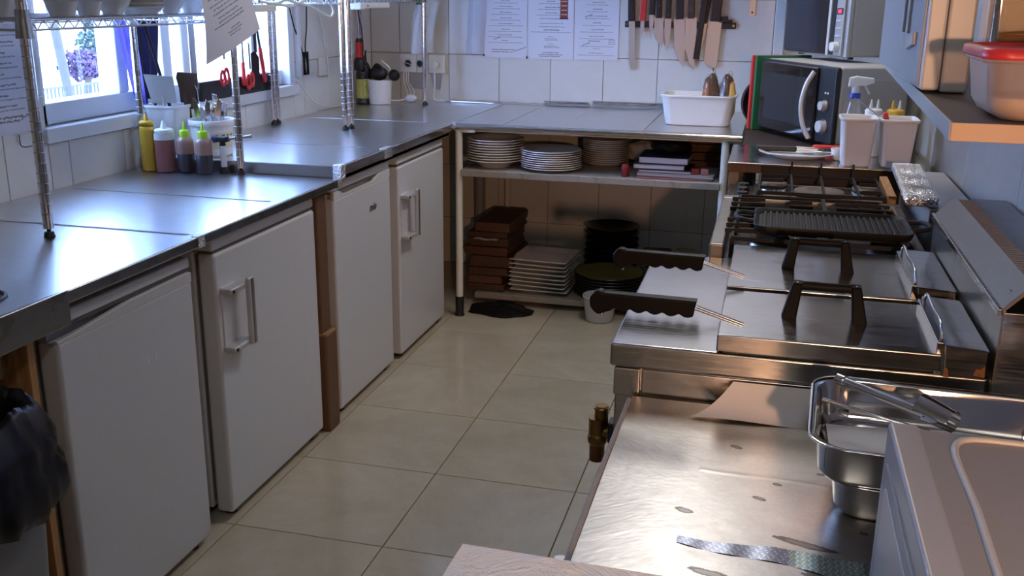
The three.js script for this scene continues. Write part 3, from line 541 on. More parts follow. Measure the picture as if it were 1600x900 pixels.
{
  const sheet = (w, h, d = 0.0012) => { const g = grid((u, v) => [(u - 0.5) * w, (v - 1) * h, 0.0022 * Math.sin(u * 5 + v * 2) + 0.003 * (1 - v) * u], 10, 10); return g; };
  const m1 = printSheet(384, 540, [...menuLines(0.06, 0.82, 0.085), [0.88, 0.42, 9, 0.42, '#33333c'], [0.915, 0.44, 9, 0.42, '#33333c']], 11, (c, w, h) => { squiggle(c, w * 0.70, h * 0.90, 9); squiggle(c, w * 0.25, h * 0.72, 5); });
  const m2 = printSheet(384, 540, [...menuLines(0.06, 0.34, 0.085), ...[0.40, 0.47, 0.52].map((y) => [y, 0.5, 8]), [0.57, 0.3, 10, 0.5, '#33333c'], [0.60, 0.86, 6], [0.67, 0.1, 7], [0.70, 0.26, 7], [0.72, 0.24, 7], [0.78, 0.08, 7], [0.81, 0.28, 7], [0.83, 0.26, 7], [0.91, 0.34, 8, 0.5, '#33333c'], [0.94, 0.5, 8, 0.5, '#33333c'], [0.965, 0.46, 8, 0.5, '#33333c']], 23, (c, w, h) => { c.fillStyle = '#8d3a2c'; c.fillRect(w * 0.70, h * 0.10, w * 0.17, h * 0.29); c.fillStyle = '#d8c9b8'; for (let i = 0; i < 4; i++) c.fillRect(w * 0.72, h * (0.13 + i * 0.065), w * 0.13, h * 0.012); c.fillStyle = '#4a2a26'; c.fillRect(w * 0.69, h * 0.38, w * 0.19, h * 0.02); });
  const m3 = printSheet(384, 540, [...menuLines(0.05, 0.66, 0.10), [0.72, 0.25, 9, 0.45, '#33333c'], [0.70, 0.12, 8, 0.84], [0.73, 0.12, 8, 0.84], [0.76, 0.12, 8, 0.84], [0.80, 0.74, 6], [0.83, 0.16, 6], [0.90, 0.3, 8], [0.93, 0.82, 6]], 37, (c, w, h) => { squiggle(c, w * 0.2, h * 0.78, 5); squiggle(c, w * 0.24, h * 0.36, 5); });
  const z = ZB + 0.003;
  [[-1.506, -1.268, m1, 'menu sheet with signature, leftmost of the three on the back wall'], [-1.264, -1.022, m2, 'menu sheet with a dark red print, middle of the three on the back wall'], [-1.018, -0.789, m3, 'menu sheet nearest the knives, rightmost of the three on the back wall']].forEach(([a, b, m, l]) =>
    one('menu_sheet', l, 'paper', sheet(b - a, 0.335), mat([0.86, 0.86, 0.90], 0.6, 0, { map: m }), [(a + b) / 2, 1.47, z], [0, 0, 0], 'menu sheets on the back wall'));
  one('plastic_sleeve', 'curled clear plastic sleeve beside the leftmost menu sheet', 'plastic sleeve', grid((u, v) => [-1.60 + u * 0.10 + 0.02 * v, 1.15 + v * 0.32, z + 0.004 + 0.018 * Math.sin(u * 3.1) + 0.006 * N.noise(u * 3, v * 5, 2)], 14, 14), M.film);
  for (const [x, y] of [[-1.50, 1.147], [-1.266, 1.14]]) one('sheet_pin', x < -1.4 ? 'dark pin at the lower left corner of the signed menu sheet' : 'dark pin between the signed menu sheet and the red printed one', 'pin', new THREE.SphereGeometry(0.0055, 10, 8), M.black, [x, y, z + 0.006], [0, 0, 0], 'pins of the menu sheets');
  // recipe sheet hanging from the rack, and the list on the wall at the left edge
  const hs = printSheet(300, 420, [[0.42, 0.3, 8, 0.45], [0.46, 0.66, 8, 0.45], [0.49, 0.3, 8, 0.4], [0.53, 0.55, 8, 0.4], [0.57, 0.45, 8, 0.42], [0.61, 0.5, 8, 0.42], [0.66, 0.4, 8, 0.45], [0.70, 0.5, 8, 0.5], [0.735, 0.55, 8, 0.44], [0.81, 0.12, 7, 0.52], [0.84, 0.26, 7, 0.52], [0.87, 0.2, 7, 0.52]], 51);
  one('recipe_sheet', 'printed sheet hanging tilted from the rack edge', 'paper', grid((u, v) => { const a = -0.20, w = 0.295, h = 0.355, x = (u - 0.5) * w, y = (v - 1) * h; return [-1.700 + 0.010 * Math.sin(v * 4 + u * 3) + 0.03 * (1 - v) * u, 1.60 + y * Math.cos(a) * 0.9 - x * Math.sin(-a) * 0 + 0.10 * (u - 0.5) * (1 - v * 0.3) - 0.0, -2.93 - x + (1 - v) * -0.02]; }, 16, 16), mat([0.84, 0.82, 0.85], 0.7, 0, { map: hs }));
  const ls = printSheet(300, 520, [[0.22, 0.1, 9, 0.62], ...menuLines(0.28, 0.84, 0.075), [0.885, 0.42, 9, 0.5, '#22222a'], [0.915, 0.42, 9, 0.5, '#22222a']], 77, (c, w, h) => squiggle(c, w * 0.74, h * 0.9, 8));
  one('list_sheet', 'printed list on the tiled wall behind the first rack post', 'paper', grid((u, v) => [XL + 0.004 + 0.002 * Math.sin(v * 6), 1.05 + v * 0.40, -2.30 - u * 0.262 + (1 - v) * 0.0], 8, 10), mat([0.80, 0.80, 0.86], 0.7, 0, { map: ls }));
  one('tape_hook', 'bent wire hook on the wall under the printed list', 'hook', tube([[XL + 0.006, 1.045, -2.475], [XL + 0.007, 1.012, -2.478], [XL + 0.02, 1.009, -2.482], [XL + 0.022, 1.010, -2.505]], 0.0016, 6), M.black);
}
// ---------------------------------------------------------------- curtain
{
  const t = thing('curtain', 'purple and navy curtain bunched in front of the window', 'curtain', [0, 0, 0]);
  const cl = (z0, z1, zb0, zb1, yb, amp, f, ph, x0) => grid((u, v) => { const k = 1 - v, a0 = z0 + (zb0 - z0) * Math.pow(k, 1.6), a1 = z1 + (zb1 - z1) * Math.pow(k, 1.6); return [x0 + amp * Math.sin(u * f + ph) * (0.5 + 0.5 * v), yb + (2.02 - yb) * v + 0.02 * Math.sin(u * 5), a0 + (a1 - a0) * u]; }, 40, 30);
  part(t, 'purple_panel', cl(-2.895, -3.09, -3.055, -3.125, 1.085, 0.009, 15, 0, XL + 0.002), M.curtain);
  part(t, 'navy_panel', cl(-3.03, -3.285, -3.10, -3.16, 1.07, 0.006, 15, 1, XL + 0.013), M.curtainNavy);
  part(t, 'curtain_rod', rod([XL + 0.008, 2.03, -2.62], [XL + 0.008, 2.03, -4.2], 0.006), M.chrome);
}
// ---------------------------------------------------------------- bottles and tubs by the window
{
  // squeeze bottles: body, cap, nozzle
  const sq = (label, x, z, r, h, body, cap, capH, noz, y = 0.8605) => {
    const t = thing('squeeze_bottle', label, 'bottle', [x, y, z], 0, 'squeeze bottles by the window');
    part(t, 'body', lathe([[0, 0], [r * 0.93, 0], [r, 0.006], [r, h * 0.90], [r * 0.93, h * 0.96], [r * 0.86, h], [0, h]], 28), body);
    part(t, 'cap', lathe([[0, h], [r * 0.95, h], [r * 0.97, h + capH * 0.75], [r * 0.8, h + capH], [0, h + capH]], 24), cap);
    part(t, 'nozzle', lathe([[r * 0.35, h + capH], [r * 0.3, h + capH + noz * 0.2], [r * 0.13, h + capH + noz], [0, h + capH + noz]], 14), cap);
    return t;
  };
  sq('mustard yellow squeeze bottle, leftmost of the bottles by the window', -2.056, -2.985, 0.025, 0.155, M.mustard, M.mustard, 0.016, 0.022);
  const k = sq('reddish sauce bottle with a white cap', -1.996, -2.992, 0.033, 0.128, M.ketchup, M.plasticMilk, 0.018, 0.026);
  part(k, 'neck_band', cyl(0.0338, 0.0338, 0.020, 28).translate(0, 0.110, 0), M.plasticMilk);
  for (const [l, x, z] of [['dark sauce bottle with lime green cap, left of the pair', -1.926, -3.005], ['dark sauce bottle with lime green cap, next to the rack post', -1.852, -2.998]]) {
    const t = thing('sauce_bottle', l, 'bottle', [x, 0.8605, z], 0, 'lime capped sauce bottles');
    part(t, 'sauce', lathe([[0, 0.001], [0.026, 0.001], [0.0285, 0.006], [0.0285, 0.066], [0, 0.066]], 28), M.sauce);
    part(t, 'body', lathe([[0.0287, 0.064], [0.0287, 0.100], [0.027, 0.110], [0.020, 0.118], [0.014, 0.121]], 28), M.sauceFilm);
    part(t, 'cap', lathe([[0.0155, 0.118], [0.0165, 0.119], [0.0165, 0.140], [0.012, 0.144], [0, 0.144]], 20), M.lime);
    part(t, 'nozzle', lathe([[0.006, 0.144], [0.0045, 0.156], [0.002, 0.172], [0, 0.172]], 12), M.lime);
  }
  // white tub with spatulas
  one('white_tub', 'white plastic tub holding spatulas behind the bottles', 'tub', tubGeo(0.110, 0.10, 0.134, 0.118, 0.172, 0.03, 0.003, 0.004), M.plasticWhite, [-2.064, 0.9005, -3.135]);
  const spat = (name, label, cat, pts, h, m, p, r) => { const t = thing(name, label, cat, p); t.rotation.set(...r); part(t, 'blade', extr(pts, 0.004, 0.0015, 1), m); part(t, 'shaft', rod([0, 0.0, 0.002], [0, -h, 0.002], 0.006), m); return t; };
  spat('scraper', 'wide pale scraper blade standing in the white tub', 'scraper', [[-0.038, -0.02], [0.040, -0.03], [0.046, 0.058], [-0.046, 0.080]], 0.12, M.mwSide, [-2.062, 1.105, -3.105], [0.10, 0.55, 0.08]);
  spat('wooden_spatula', 'brown wooden spatula standing in the white tub', 'spatula', [[-0.012, -0.06], [0.014, -0.06], [0.032, 0.0], [0.036, 0.062], [-0.028, 0.068], [-0.034, 0.05]], 0.12, M.woodBrown, [-2.000, 1.115, -3.165], [0.1, 0.5, -0.03]);
  one('black_spatula', 'long black spatula leaning across the curtain into the tub', 'spatula', merge([rod([-2.06, 1.06, -3.14], [-2.075, 1.36, -3.05], 0.006), extr([[-0.02, 0], [0.02, 0], [0.025, 0.08], [-0.025, 0.08]], 0.004, 0.001).translate(-2.03, 1.06, -3.20)]), M.black);
  // cutlery tub
  const ct = one('cutlery_tub', 'round white cutlery tub with a printed label', 'tub', lathe([[0, 0], [0.062, 0], [0.066, 0.004], [0.073, 0.105], [0.079, 0.106], [0.079, 0.124], [0.074, 0.125], [0.070, 0.12], [0.063, 0.006], [0, 0.005]], 36), M.plasticWhite, [-1.907, 0.9005, -3.150]);
  part(ct, 'label_print', new THREE.CylinderGeometry(0.0715, 0.0680, 0.055, 24, 1, true, -0.5, 1.5).translate(0, 0.055, 0), mat([1, 1, 1], 0.6, 0, { map: canvasTex(128, 64, (c) => { c.fillStyle = '#d9d2b6'; c.fillRect(0, 0, 128, 64); c.fillStyle = '#5a4c38'; for (let i = 0; i < 26; i++) c.fillRect(10 + (i * 37) % 100, 8 + (i * 23) % 46, 5 + i % 6, 4 + i % 5); }) }), undefined, [0, 0.9, 0]);
  const spoon = new THREE.SphereGeometry(0.016, 12, 8).scale(1, 1.45, 0.35), names = ['spoon', 'fork', 'table_knife'];
  for (let i = 0; i < 18; i++) {
    const a = i * 2.4, q = 0.052 * Math.sqrt((i + 0.5) / 18), x = q * Math.cos(a), z = q * Math.sin(a), kd = i % 3, h = i > 15 ? 0.20 : rr(0.152, 0.168);
    const t = thing(names[kd], ['steel spoon', 'steel fork', 'steel table knife'][kd] + ' standing upright in the round white cutlery tub', 'cutlery', [-1.907 + x * 0.6, 0.906, -3.150 + z * 0.6], rr(-0.6, 1.2), 'cutlery in the round tub');
    t.rotation.z = -x * 3.0; t.rotation.x = z * 3.0;
    part(t, 'handle', bx(-0.004, 0.004, 0.0, h - 0.03, -0.0012, 0.0012, 0.001), M.chrome);
    if (kd === 0) part(t, 'bowl', spoon, M.chrome, [0, h - 0.012, 0]);
    else if (kd === 1) part(t, 'tines', merge([bx(-0.011, 0.011, h - 0.034, h - 0.018, -0.001, 0.001, 0.0005), ...[-0.009, -0.003, 0.003, 0.009].map((d) => bx(d - 0.0013, d + 0.0013, h - 0.02, h + 0.012, -0.001, 0.001, 0.0004))]), M.chrome);
    else part(t, 'blade', extr([[-0.008, h - 0.034], [0.008, h - 0.034], [0.009, h + 0.02], [-0.002, h + 0.034], [-0.008, h + 0.01]], 0.0012, 0.0003), M.chrome);
  }
  // gas torch beside the rack post
  const g = thing('kitchen_torch', 'small kitchen torch with a black foot beside the rack post', 'torch', [-1.792, 0.8605, -3.020]);
  part(g, 'foot', merge([cyl(0.017, 0.014, 0.008, 16), cyl(0.012, 0.010, 0.014, 16).translate(0, 0.008, 0)]), M.black);
  part(g, 'canister', cyl(0.0105, 0.0105, 0.072, 16).translate(0, 0.022, 0), M.plasticWhite);
  part(g, 'valve', merge([cyl(0.011, 0.009, 0.012, 14).translate(0, 0.094, 0), bx(-0.022, 0.022, 0.106, 0.126, -0.012, 0.012, 0.006)]), M.black);
  part(g, 'knob', new THREE.SphereGeometry(0.011, 14, 10).translate(-0.030, 0.116, 0), M.blue);
  part(g, 'nozzle', merge([rod([0.02, 0.117, -0.008], [0.082, 0.124, -0.021], 0.005), rod([0.078, 0.1235, -0.0205], [0.098, 0.1265, -0.0225], 0.0065)]), M.chromeDull);
}
// ---------------------------------------------------------------- magnetic bar with red scissors in the window
{
  one('magnetic_bar', 'black magnetic bar along the bottom of the window', 'magnetic bar', bx(XL + 0.006, XL + 0.024, 1.048, 1.122, -3.99, -3.44, 0.004), M.black);
  const tool = (label, z, y0, y1, tilt, blade, name) => {
    const t = thing(name, label, name.includes('scissors') ? 'scissors' : 'knife', [XL + 0.036, y0, z]); t.rotation.x = tilt;
    part(t, 'handle', name.includes('scissors') ? merge([new THREE.TorusGeometry(0.016, 0.0055, 8, 18).scale(1, 1.6, 1).rotateY(Math.PI / 2).translate(0, 0.03, -0.012), new THREE.TorusGeometry(0.016, 0.0055, 8, 18).scale(1, 1.6, 1).rotateY(Math.PI / 2).translate(0, 0.022, 0.016)]) : bx(-0.007, 0.007, 0, (y1 - y0) * 0.45, -0.009, 0.009, 0.006), M.red);
    part(t, 'blade', extr([[-0.008, (y1 - y0) * 0.4], [0.008, (y1 - y0) * 0.4], [0.007, (y1 - y0) * 0.92], [-0.004, y1 - y0]], 0.002, 0.0004).rotateY(Math.PI / 2), blade);
    return t;
  };
  tool('red handled scissors on the magnetic bar, behind the rack post', -3.60, 1.105, 1.34, 0.0, M.blade, 'scissors');
  tool('slim red knife on the magnetic bar below the recipe sheet', -3.745, 1.085, 1.30, 0.0, M.blade, 'paring_knife');
  tool('red scissors at the middle of the magnetic bar', -3.80, 1.075, 1.26, 0.02, M.blade, 'scissors');
  tool('red handled knife slanting at the far end of the magnetic bar', -3.925, 1.085, 1.42, 0.22, M.black, 'paring_knife');
  const cl = thing('cleaver', 'dark cleaver blade standing behind the red scissors', 'cleaver', [XL + 0.027, 1.06, -3.86]);
  part(cl, 'blade', extr([[-0.03, 0], [0.032, 0], [0.034, 0.13], [0.0, 0.16], [-0.03, 0.15]], 0.002, 0.0004).rotateY(Math.PI / 2), M.castIron);
  part(cl, 'handle', bx(-0.008, 0.010, 0.15, 0.27, -0.012, 0.012, 0.006), M.black);
  one('steel_ruler', 'flat steel tool handle hanging beside the recipe sheet', 'tool', bx(XL + 0.03, XL + 0.036, 1.10, 1.46, -3.405, -3.365, 0.002), M.chromeDull);
}
// ---------------------------------------------------------------- far left corner: tongs, sockets, bottle, jug, cables
{
  const tg = thing('tongs', 'long steel tongs hanging on the left wall tiles', 'tongs', [XL + 0.012, 0, 0]);
  part(tg, 'arm', tube([[0, 1.46, -4.20], [0, 1.30, -4.27], [0.002, 1.20, -4.33], [0.004, 1.085, -4.362]], 0.003, 8), M.castIron);
  part(tg, 'arm', tube([[0.004, 1.46, -4.40], [0.004, 1.30, -4.385], [0.005, 1.20, -4.36], [0.006, 1.085, -4.385]], 0.003, 8), M.castIron);
  part(tg, 'grip', merge([bx(-0.001, 0.009, 1.085, 1.19, -4.350, -4.342, 0.001), bx(-0.001, 0.009, 1.085, 1.19, -4.385, -4.377, 0.001), bx(-0.001, 0.009, 1.182, 1.19, -4.385, -4.342, 0.001), bx(-0.001, 0.009, 1.085, 1.093, -4.385, -4.342, 0.001)]), M.castIron);
  const sw = thing('wall_socket', 'single cream socket on the left wall tiles', 'socket', [XL, 1.11, -4.56]);
  part(sw, 'plate', bx(0, 0.012, -0.045, 0.045, -0.045, 0.045, 0.004), M.cream); part(sw, 'insert', bx(0.010, 0.016, -0.024, 0.024, -0.02, 0.02, 0.004), M.plasticWhite);
  one('wall_cable', 'thin white cable running down the left wall to the worktop', 'cable', tube([[XL + 0.012, 1.075, -4.215], [XL + 0.02, 1.065, -4.26], [XL + 0.02, 1.01, -4.33], [XL + 0.02, 0.955, -4.42], [XL + 0.02, 0.92, -4.55], [XL + 0.02, 0.907, -4.72], [XL + 0.025, 0.906, -4.9]], 0.0035, 8), M.cableWhite);
  one('cable_duct', 'white cable duct beside the window jamb', 'cable duct', bx(XL, XL + 0.02, 1.08, 2.3, -4.315, -4.285, 0.003), M.frame);
  one('wall_cable', 'white cable hanging above the single socket', 'cable', tube([[XL + 0.008, 1.47, -4.50], [XL + 0.012, 1.30, -4.56], [XL + 0.014, 1.16, -4.60], [XL + 0.02, 1.12, -4.59]], 0.003, 8), M.cableWhite);
  // yellow-label bottle
  const b = thing('dark_bottle', 'dark bottle with a yellow label in the back corner', 'bottle', [-2.075, 0.9005, -4.93]);
  part(b, 'glass_body', lathe([[0, 0], [0.038, 0], [0.041, 0.005], [0.041, 0.155], [0.034, 0.19], [0.018, 0.215], [0.016, 0.27], [0, 0.27]], 32), M.blackGloss);
  part(b, 'label_print', new THREE.CylinderGeometry(0.0418, 0.0418, 0.098, 32, 1, true).translate(0, 0.077, 0), mat([1, 1, 1], 0.55, 0, { map: canvasTex(256, 96, (c) => { c.fillStyle = '#b9b968'; c.fillRect(0, 0, 256, 96); c.strokeStyle = '#77743c'; c.lineWidth = 3; for (const x of [40, 168]) { c.strokeRect(x - 30, 6, 60, 84); c.beginPath(); c.arc(x, 40, 14, 0.4, 4); c.stroke(); c.fillStyle = '#9c7c3a'; c.fillRect(x - 6, 56, 12, 14); } }) }));
  // blender stick hanging with a red band
  const s = thing('stick_blender', 'black stick blender with a red band hanging over the dark bottle', 'blender', [-2.062, 1.16, -4.85]);
  part(s, 'shaft', rod([0, 0.04, 0], [0.002, 0.30, 0], 0.008), M.chromeDull);
  part(s, 'red_band', cyl(0.019, 0.017, 0.075, 18).translate(0, -0.02, 0), M.red);
  part(s, 'head', lathe([[0, -0.085], [0.030, -0.085], [0.030, -0.045], [0.020, -0.02], [0, -0.02]], 20), M.black);
  part(s, 'collar', cyl(0.018, 0.014, 0.02, 18).translate(0, 0.055, 0), M.black);
  part(s, 'cable', tube([[0.012, 0.28, 0], [0.005, 0.20, 0.01], [0.02, 0.12, 0.01], [0.026, 0.04, 0.012], [0.022, -0.06, 0.012]], 0.0035, 8), M.black);
  one('black_mixer', 'black hand mixer resting in the white jug', 'mixer', merge([new THREE.SphereGeometry(0.045, 20, 14).scale(1.15, 0.8, 0.8).translate(-1.995, 1.055, -4.935), tube([[-2.03, 1.06, -4.93], [-2.0, 1.10, -4.925], [-1.965, 1.075, -4.925], [-1.955, 1.03, -4.93]], 0.008, 8), rod([-1.99, 1.02, -4.935], [-1.99, 0.92, -4.935], 0.006)]), M.black);
  const j = thing('white_jug', 'white plastic jug at the back corner of the worktop', 'jug', [-1.985, 0.9005, -4.925]);
  part(j, 'body', lathe([[0, 0], [0.052, 0], [0.056, 0.004], [0.062, 0.118], [0.064, 0.124], [0.060, 0.124], [0.053, 0.006], [0, 0.006]], 36), M.plasticWhite);
  part(j, 'handle', tube([[0, 0.105, -0.058], [0, 0.105, -0.085], [0, 0.03, -0.085], [0, 0.025, -0.055]], 0.006, 8), M.plasticWhite);
  const l = thing('ladle', 'cream ladle with a dark round bowl sticking out of the jug', 'ladle', [-1.93, 1.02, -4.93]);
  part(l, 'handle', tube([[-0.03, 0, 0], [-0.005, 0.03, 0], [0.0, 0.06, 0], [-0.045, 0.10, 0]], 0.0045, 8), M.cream);
  part(l, 'bowl', new THREE.SphereGeometry(0.030, 20, 12, 0, 6.2832, 0, 1.7).rotateX(Math.PI / 2 + 0.3).translate(0.028, 0.030, 0.01), M.castIron);
  // socket row on the back wall
  const sk = thing('socket_block', 'yellowed double and single sockets on the back wall', 'socket', [0, 0, ZB]);
  part(sk, 'stained_plate', bx(-1.975, -1.70, 1.04, 1.148, 0, 0.006, 0.003), mat([0.62, 0.55, 0.38], 0.5, 0, { map: rep(T.dirty, 8) }));
  for (const [a, b_] of [[-1.972, -1.878], [-1.876, -1.83], [-1.808, -1.715]]) part(sk, 'socket_plate', bx(a, b_, 1.046, 1.143, 0.004, 0.014, 0.004), M.cream);
  for (const x of [-1.925, -1.858]) { part(sk, 'socket_ring', new THREE.TorusGeometry(0.019, 0.003, 8, 24), M.chromeDull, [x, 1.093, 0.0145]); part(sk, 'socket_well', new THREE.CylinderGeometry(0.018, 0.018, 0.003, 24), M.black, [x, 1.093, 0.0132], [Math.PI / 2, 0, 0]); }
  const pl = part(sk, 'plug', merge([new THREE.CylinderGeometry(0.018, 0.019, 0.03, 20).rotateX(Math.PI / 2).translate(-1.762, 1.093, 0.028)]), M.cream);
  part(pl, 'plug_cable', tube([[-1.762, 1.085, 0.04], [-1.764, 1.05, 0.045], [-1.765, 0.98, 0.04], [-1.766, 0.912, 0.05], [-1.70, 0.907, 0.07], [-1.6, 0.906, 0.08]], 0.004, 8), M.cableWhite);
  one('trailing_socket', 'white trailing plug lying at the foot of the back wall', 'plug', merge([new THREE.SphereGeometry(0.024, 18, 12).scale(1.35, 0.85, 0.9).translate(-1.865, 0.921, -5.06), tube([[-1.975, 0.907, -5.04], [-1.93, 0.906, -5.05], [-1.89, 0.915, -5.06]], 0.006, 8)]), M.plasticWhite);
  for (const d of [0, 0.014, 0.026]) one('hanging_cable', 'pale cable hanging down beside the white jug', 'cable', tube([[-1.935 + d, 1.05, -5.15], [-1.928 + d, 1.0, -5.13], [-1.91 + d * 1.6, 0.95, -5.12], [-1.895 + d, 0.925, -5.10]], 0.003, 6), M.cableWhite, undefined, undefined, 'pale cables beside the jug');
  one('stray_wire', 'thin white wire end sticking up above the jug', 'wire', tube([[-1.90, 1.085, -5.18], [-1.94, 1.10, -5.175], [-1.975, 1.125, -5.17]], 0.002, 6), M.cableWhite);
  for (const [a, b_, l] of [[-1.95, -1.835, 'grey splash plate under the double socket'], [-1.800, -1.735, 'grey splash plate under the plugged socket']]) one('splash_plate', l, 'plate', extr([[a + 0.015, 0.962], [b_ - 0.012, 0.958], [b_, 1.04], [a, 1.04]], 0.003, 0.0005), mat([0.36, 0.35, 0.34], 0.6), [0, 0, ZB + 0.001]);
  // white spray bottle with a green collar hung upside down on the rack
  const sb = thing('hanging_bottle', 'translucent white bottle with green top hanging at the back rack post', 'bottle', [-1.80, 1.155, -5.02]);
  part(sb, 'body', loft([rrLoop(0.052, 0.05, 0.018, 0, -0.016), rrLoop(0.056, 0.054, 0.02, 0.012, -0.015), rrLoop(0.060, 0.056, 0.022, 0.15, -0.004), rrLoop(0.060, 0.056, 0.024, 0.205, 0.006), rrLoop(0.040, 0.038, 0.018, 0.236, 0.008), rrLoop(0.030, 0.03, 0.014, 0.248, 0.008)], true, true), M.plasticMilk);
  part(sb, 'collar', cyl(0.021, 0.021, 0.03, 20).translate(0.008, 0.246, 0), M.green);
  part(sb, 'trigger', bx(-0.03, 0.012, 0.276, 0.30, -0.012, 0.012, 0.005), M.black);
}
// ---------------------------------------------------------------- back table with open shelves
const BX0 = FX + 0.002, BX1 = -0.112, BZ = -4.26;
{
  const t = thing('shelf_table', 'steel table with two open shelves along the back wall', 'table', [0, 0, 0]);
  part(t, 'core', bx(BX0, BX1 - 0.012, 0.868, 0.8965, ZB + 0.003, BZ - 0.014, 0.001), M.steelWall);
  const xs = [BX0, -1.155, -0.885, -0.53, BX1 - 0.004];
  for (let i = 0; i < 4; i++) part(t, 'sheet', bx(xs[i] + 0.0012, xs[i + 1] - 0.0012, 0.8965, 0.9000 - (i % 2) * 0.0008, ZB + 0.003, BZ - 0.006, 0.0008), M.counter);
  part(t, 'front_rail', rod([BX0 - 0.004, 0.889, BZ - 0.008], [BX1, 0.889, BZ - 0.008], 0.0145, 14), M.steel);
  part(t, 'end_rail', bx(BX1 - 0.012, BX1, 0.872, 0.902, ZB + 0.01, BZ - 0.006, 0.004), M.steel);
  part(t, 'corner_cap', new THREE.SphereGeometry(0.020, 16, 12).scale(1, 0.9, 1), M.foil, [BX0 - 0.002, 0.890, BZ - 0.008]);
  part(t, 'bracket', bx(BX0 + 0.008, BX0 + 0.10, 0.862, 0.876, BZ - 0.03, BZ - 0.006, 0.003), M.cream);
  for (const [x, z] of [[-1.352, BZ - 0.02], [-0.178, BZ - 0.02], [-1.352, ZB + 0.05], [-0.178, ZB + 0.05]]) {
    const l = part(t, 'leg', rod([x, 0.09, z], [x, 0.874, z], 0.0165, 18), M.cream);
    part(l, 'foot', merge([cyl(0.020, 0.020, 0.09, 16).translate(x, 0.004, z), cyl(0.024, 0.022, 0.008, 16).translate(x, 0, z)]), M.black);
  }
  part(t, 'middle_shelf', bx(-1.338, -0.19, 0.667, 0.697, ZB + 0.03, BZ + 0.004, 0.003), mat([0.42, 0.41, 0.38], 0.45, 0.3, { map: rep(T.dirty, 3) }));
  part(t, 'lower_shelf', bx(-1.338, -0.19, 0.030, 0.058, ZB + 0.03, -4.475, 0.003), mat([0.46, 0.44, 0.40], 0.45, 0.3, { map: rep(T.dirty, 3) }));
  one('waste_pipe', 'dark waste pipe in the corner behind the brown slabs', 'pipe', rod([-1.50, 0, -5.12], [-1.50, 0.84, -5.12], 0.03, 18), M.fridgeGrey);
  // sealing tape where the table meets the tiles
  const tp = thing('sealing_tape', 'crumpled silver sealing tape along the foot of the back wall', 'tape', [0, 0, 0]);
  for (const [a, b, y] of [[-1.70, -1.40, 0.908], [-1.40, -1.15, 0.905], [-1.14, -0.92, 0.912], [-0.91, -0.50, 0.918]])
    part(tp, 'tape_strip', grid((u, v) => [a + (b - a) * u, 0.9012 + (y - 0.9) * 1.2 * v * (0.75 + 0.5 * N.noise(u * 7, 0, a * 9)), ZB + 0.05 * (1 - v) + 0.004 + 0.004 * N.noise(u * 20, v * 6, a)], 40, 5), M.foil);
  part(tp, 'dark_edge', merge([bx(-1.17, -0.93, 0.914, 0.920, ZB + 0.002, ZB + 0.010, 0.001), bx(-0.91, -0.52, 0.922, 0.928, ZB + 0.002, ZB + 0.010, 0.001)]), M.chromeDull);
  one('loose_tube', 'thin silver tube lying at the foot of the back wall', 'tube', rod([-1.70, 0.9065, -5.12], [-1.42, 0.9065, -5.10], 0.005), M.chrome);
}
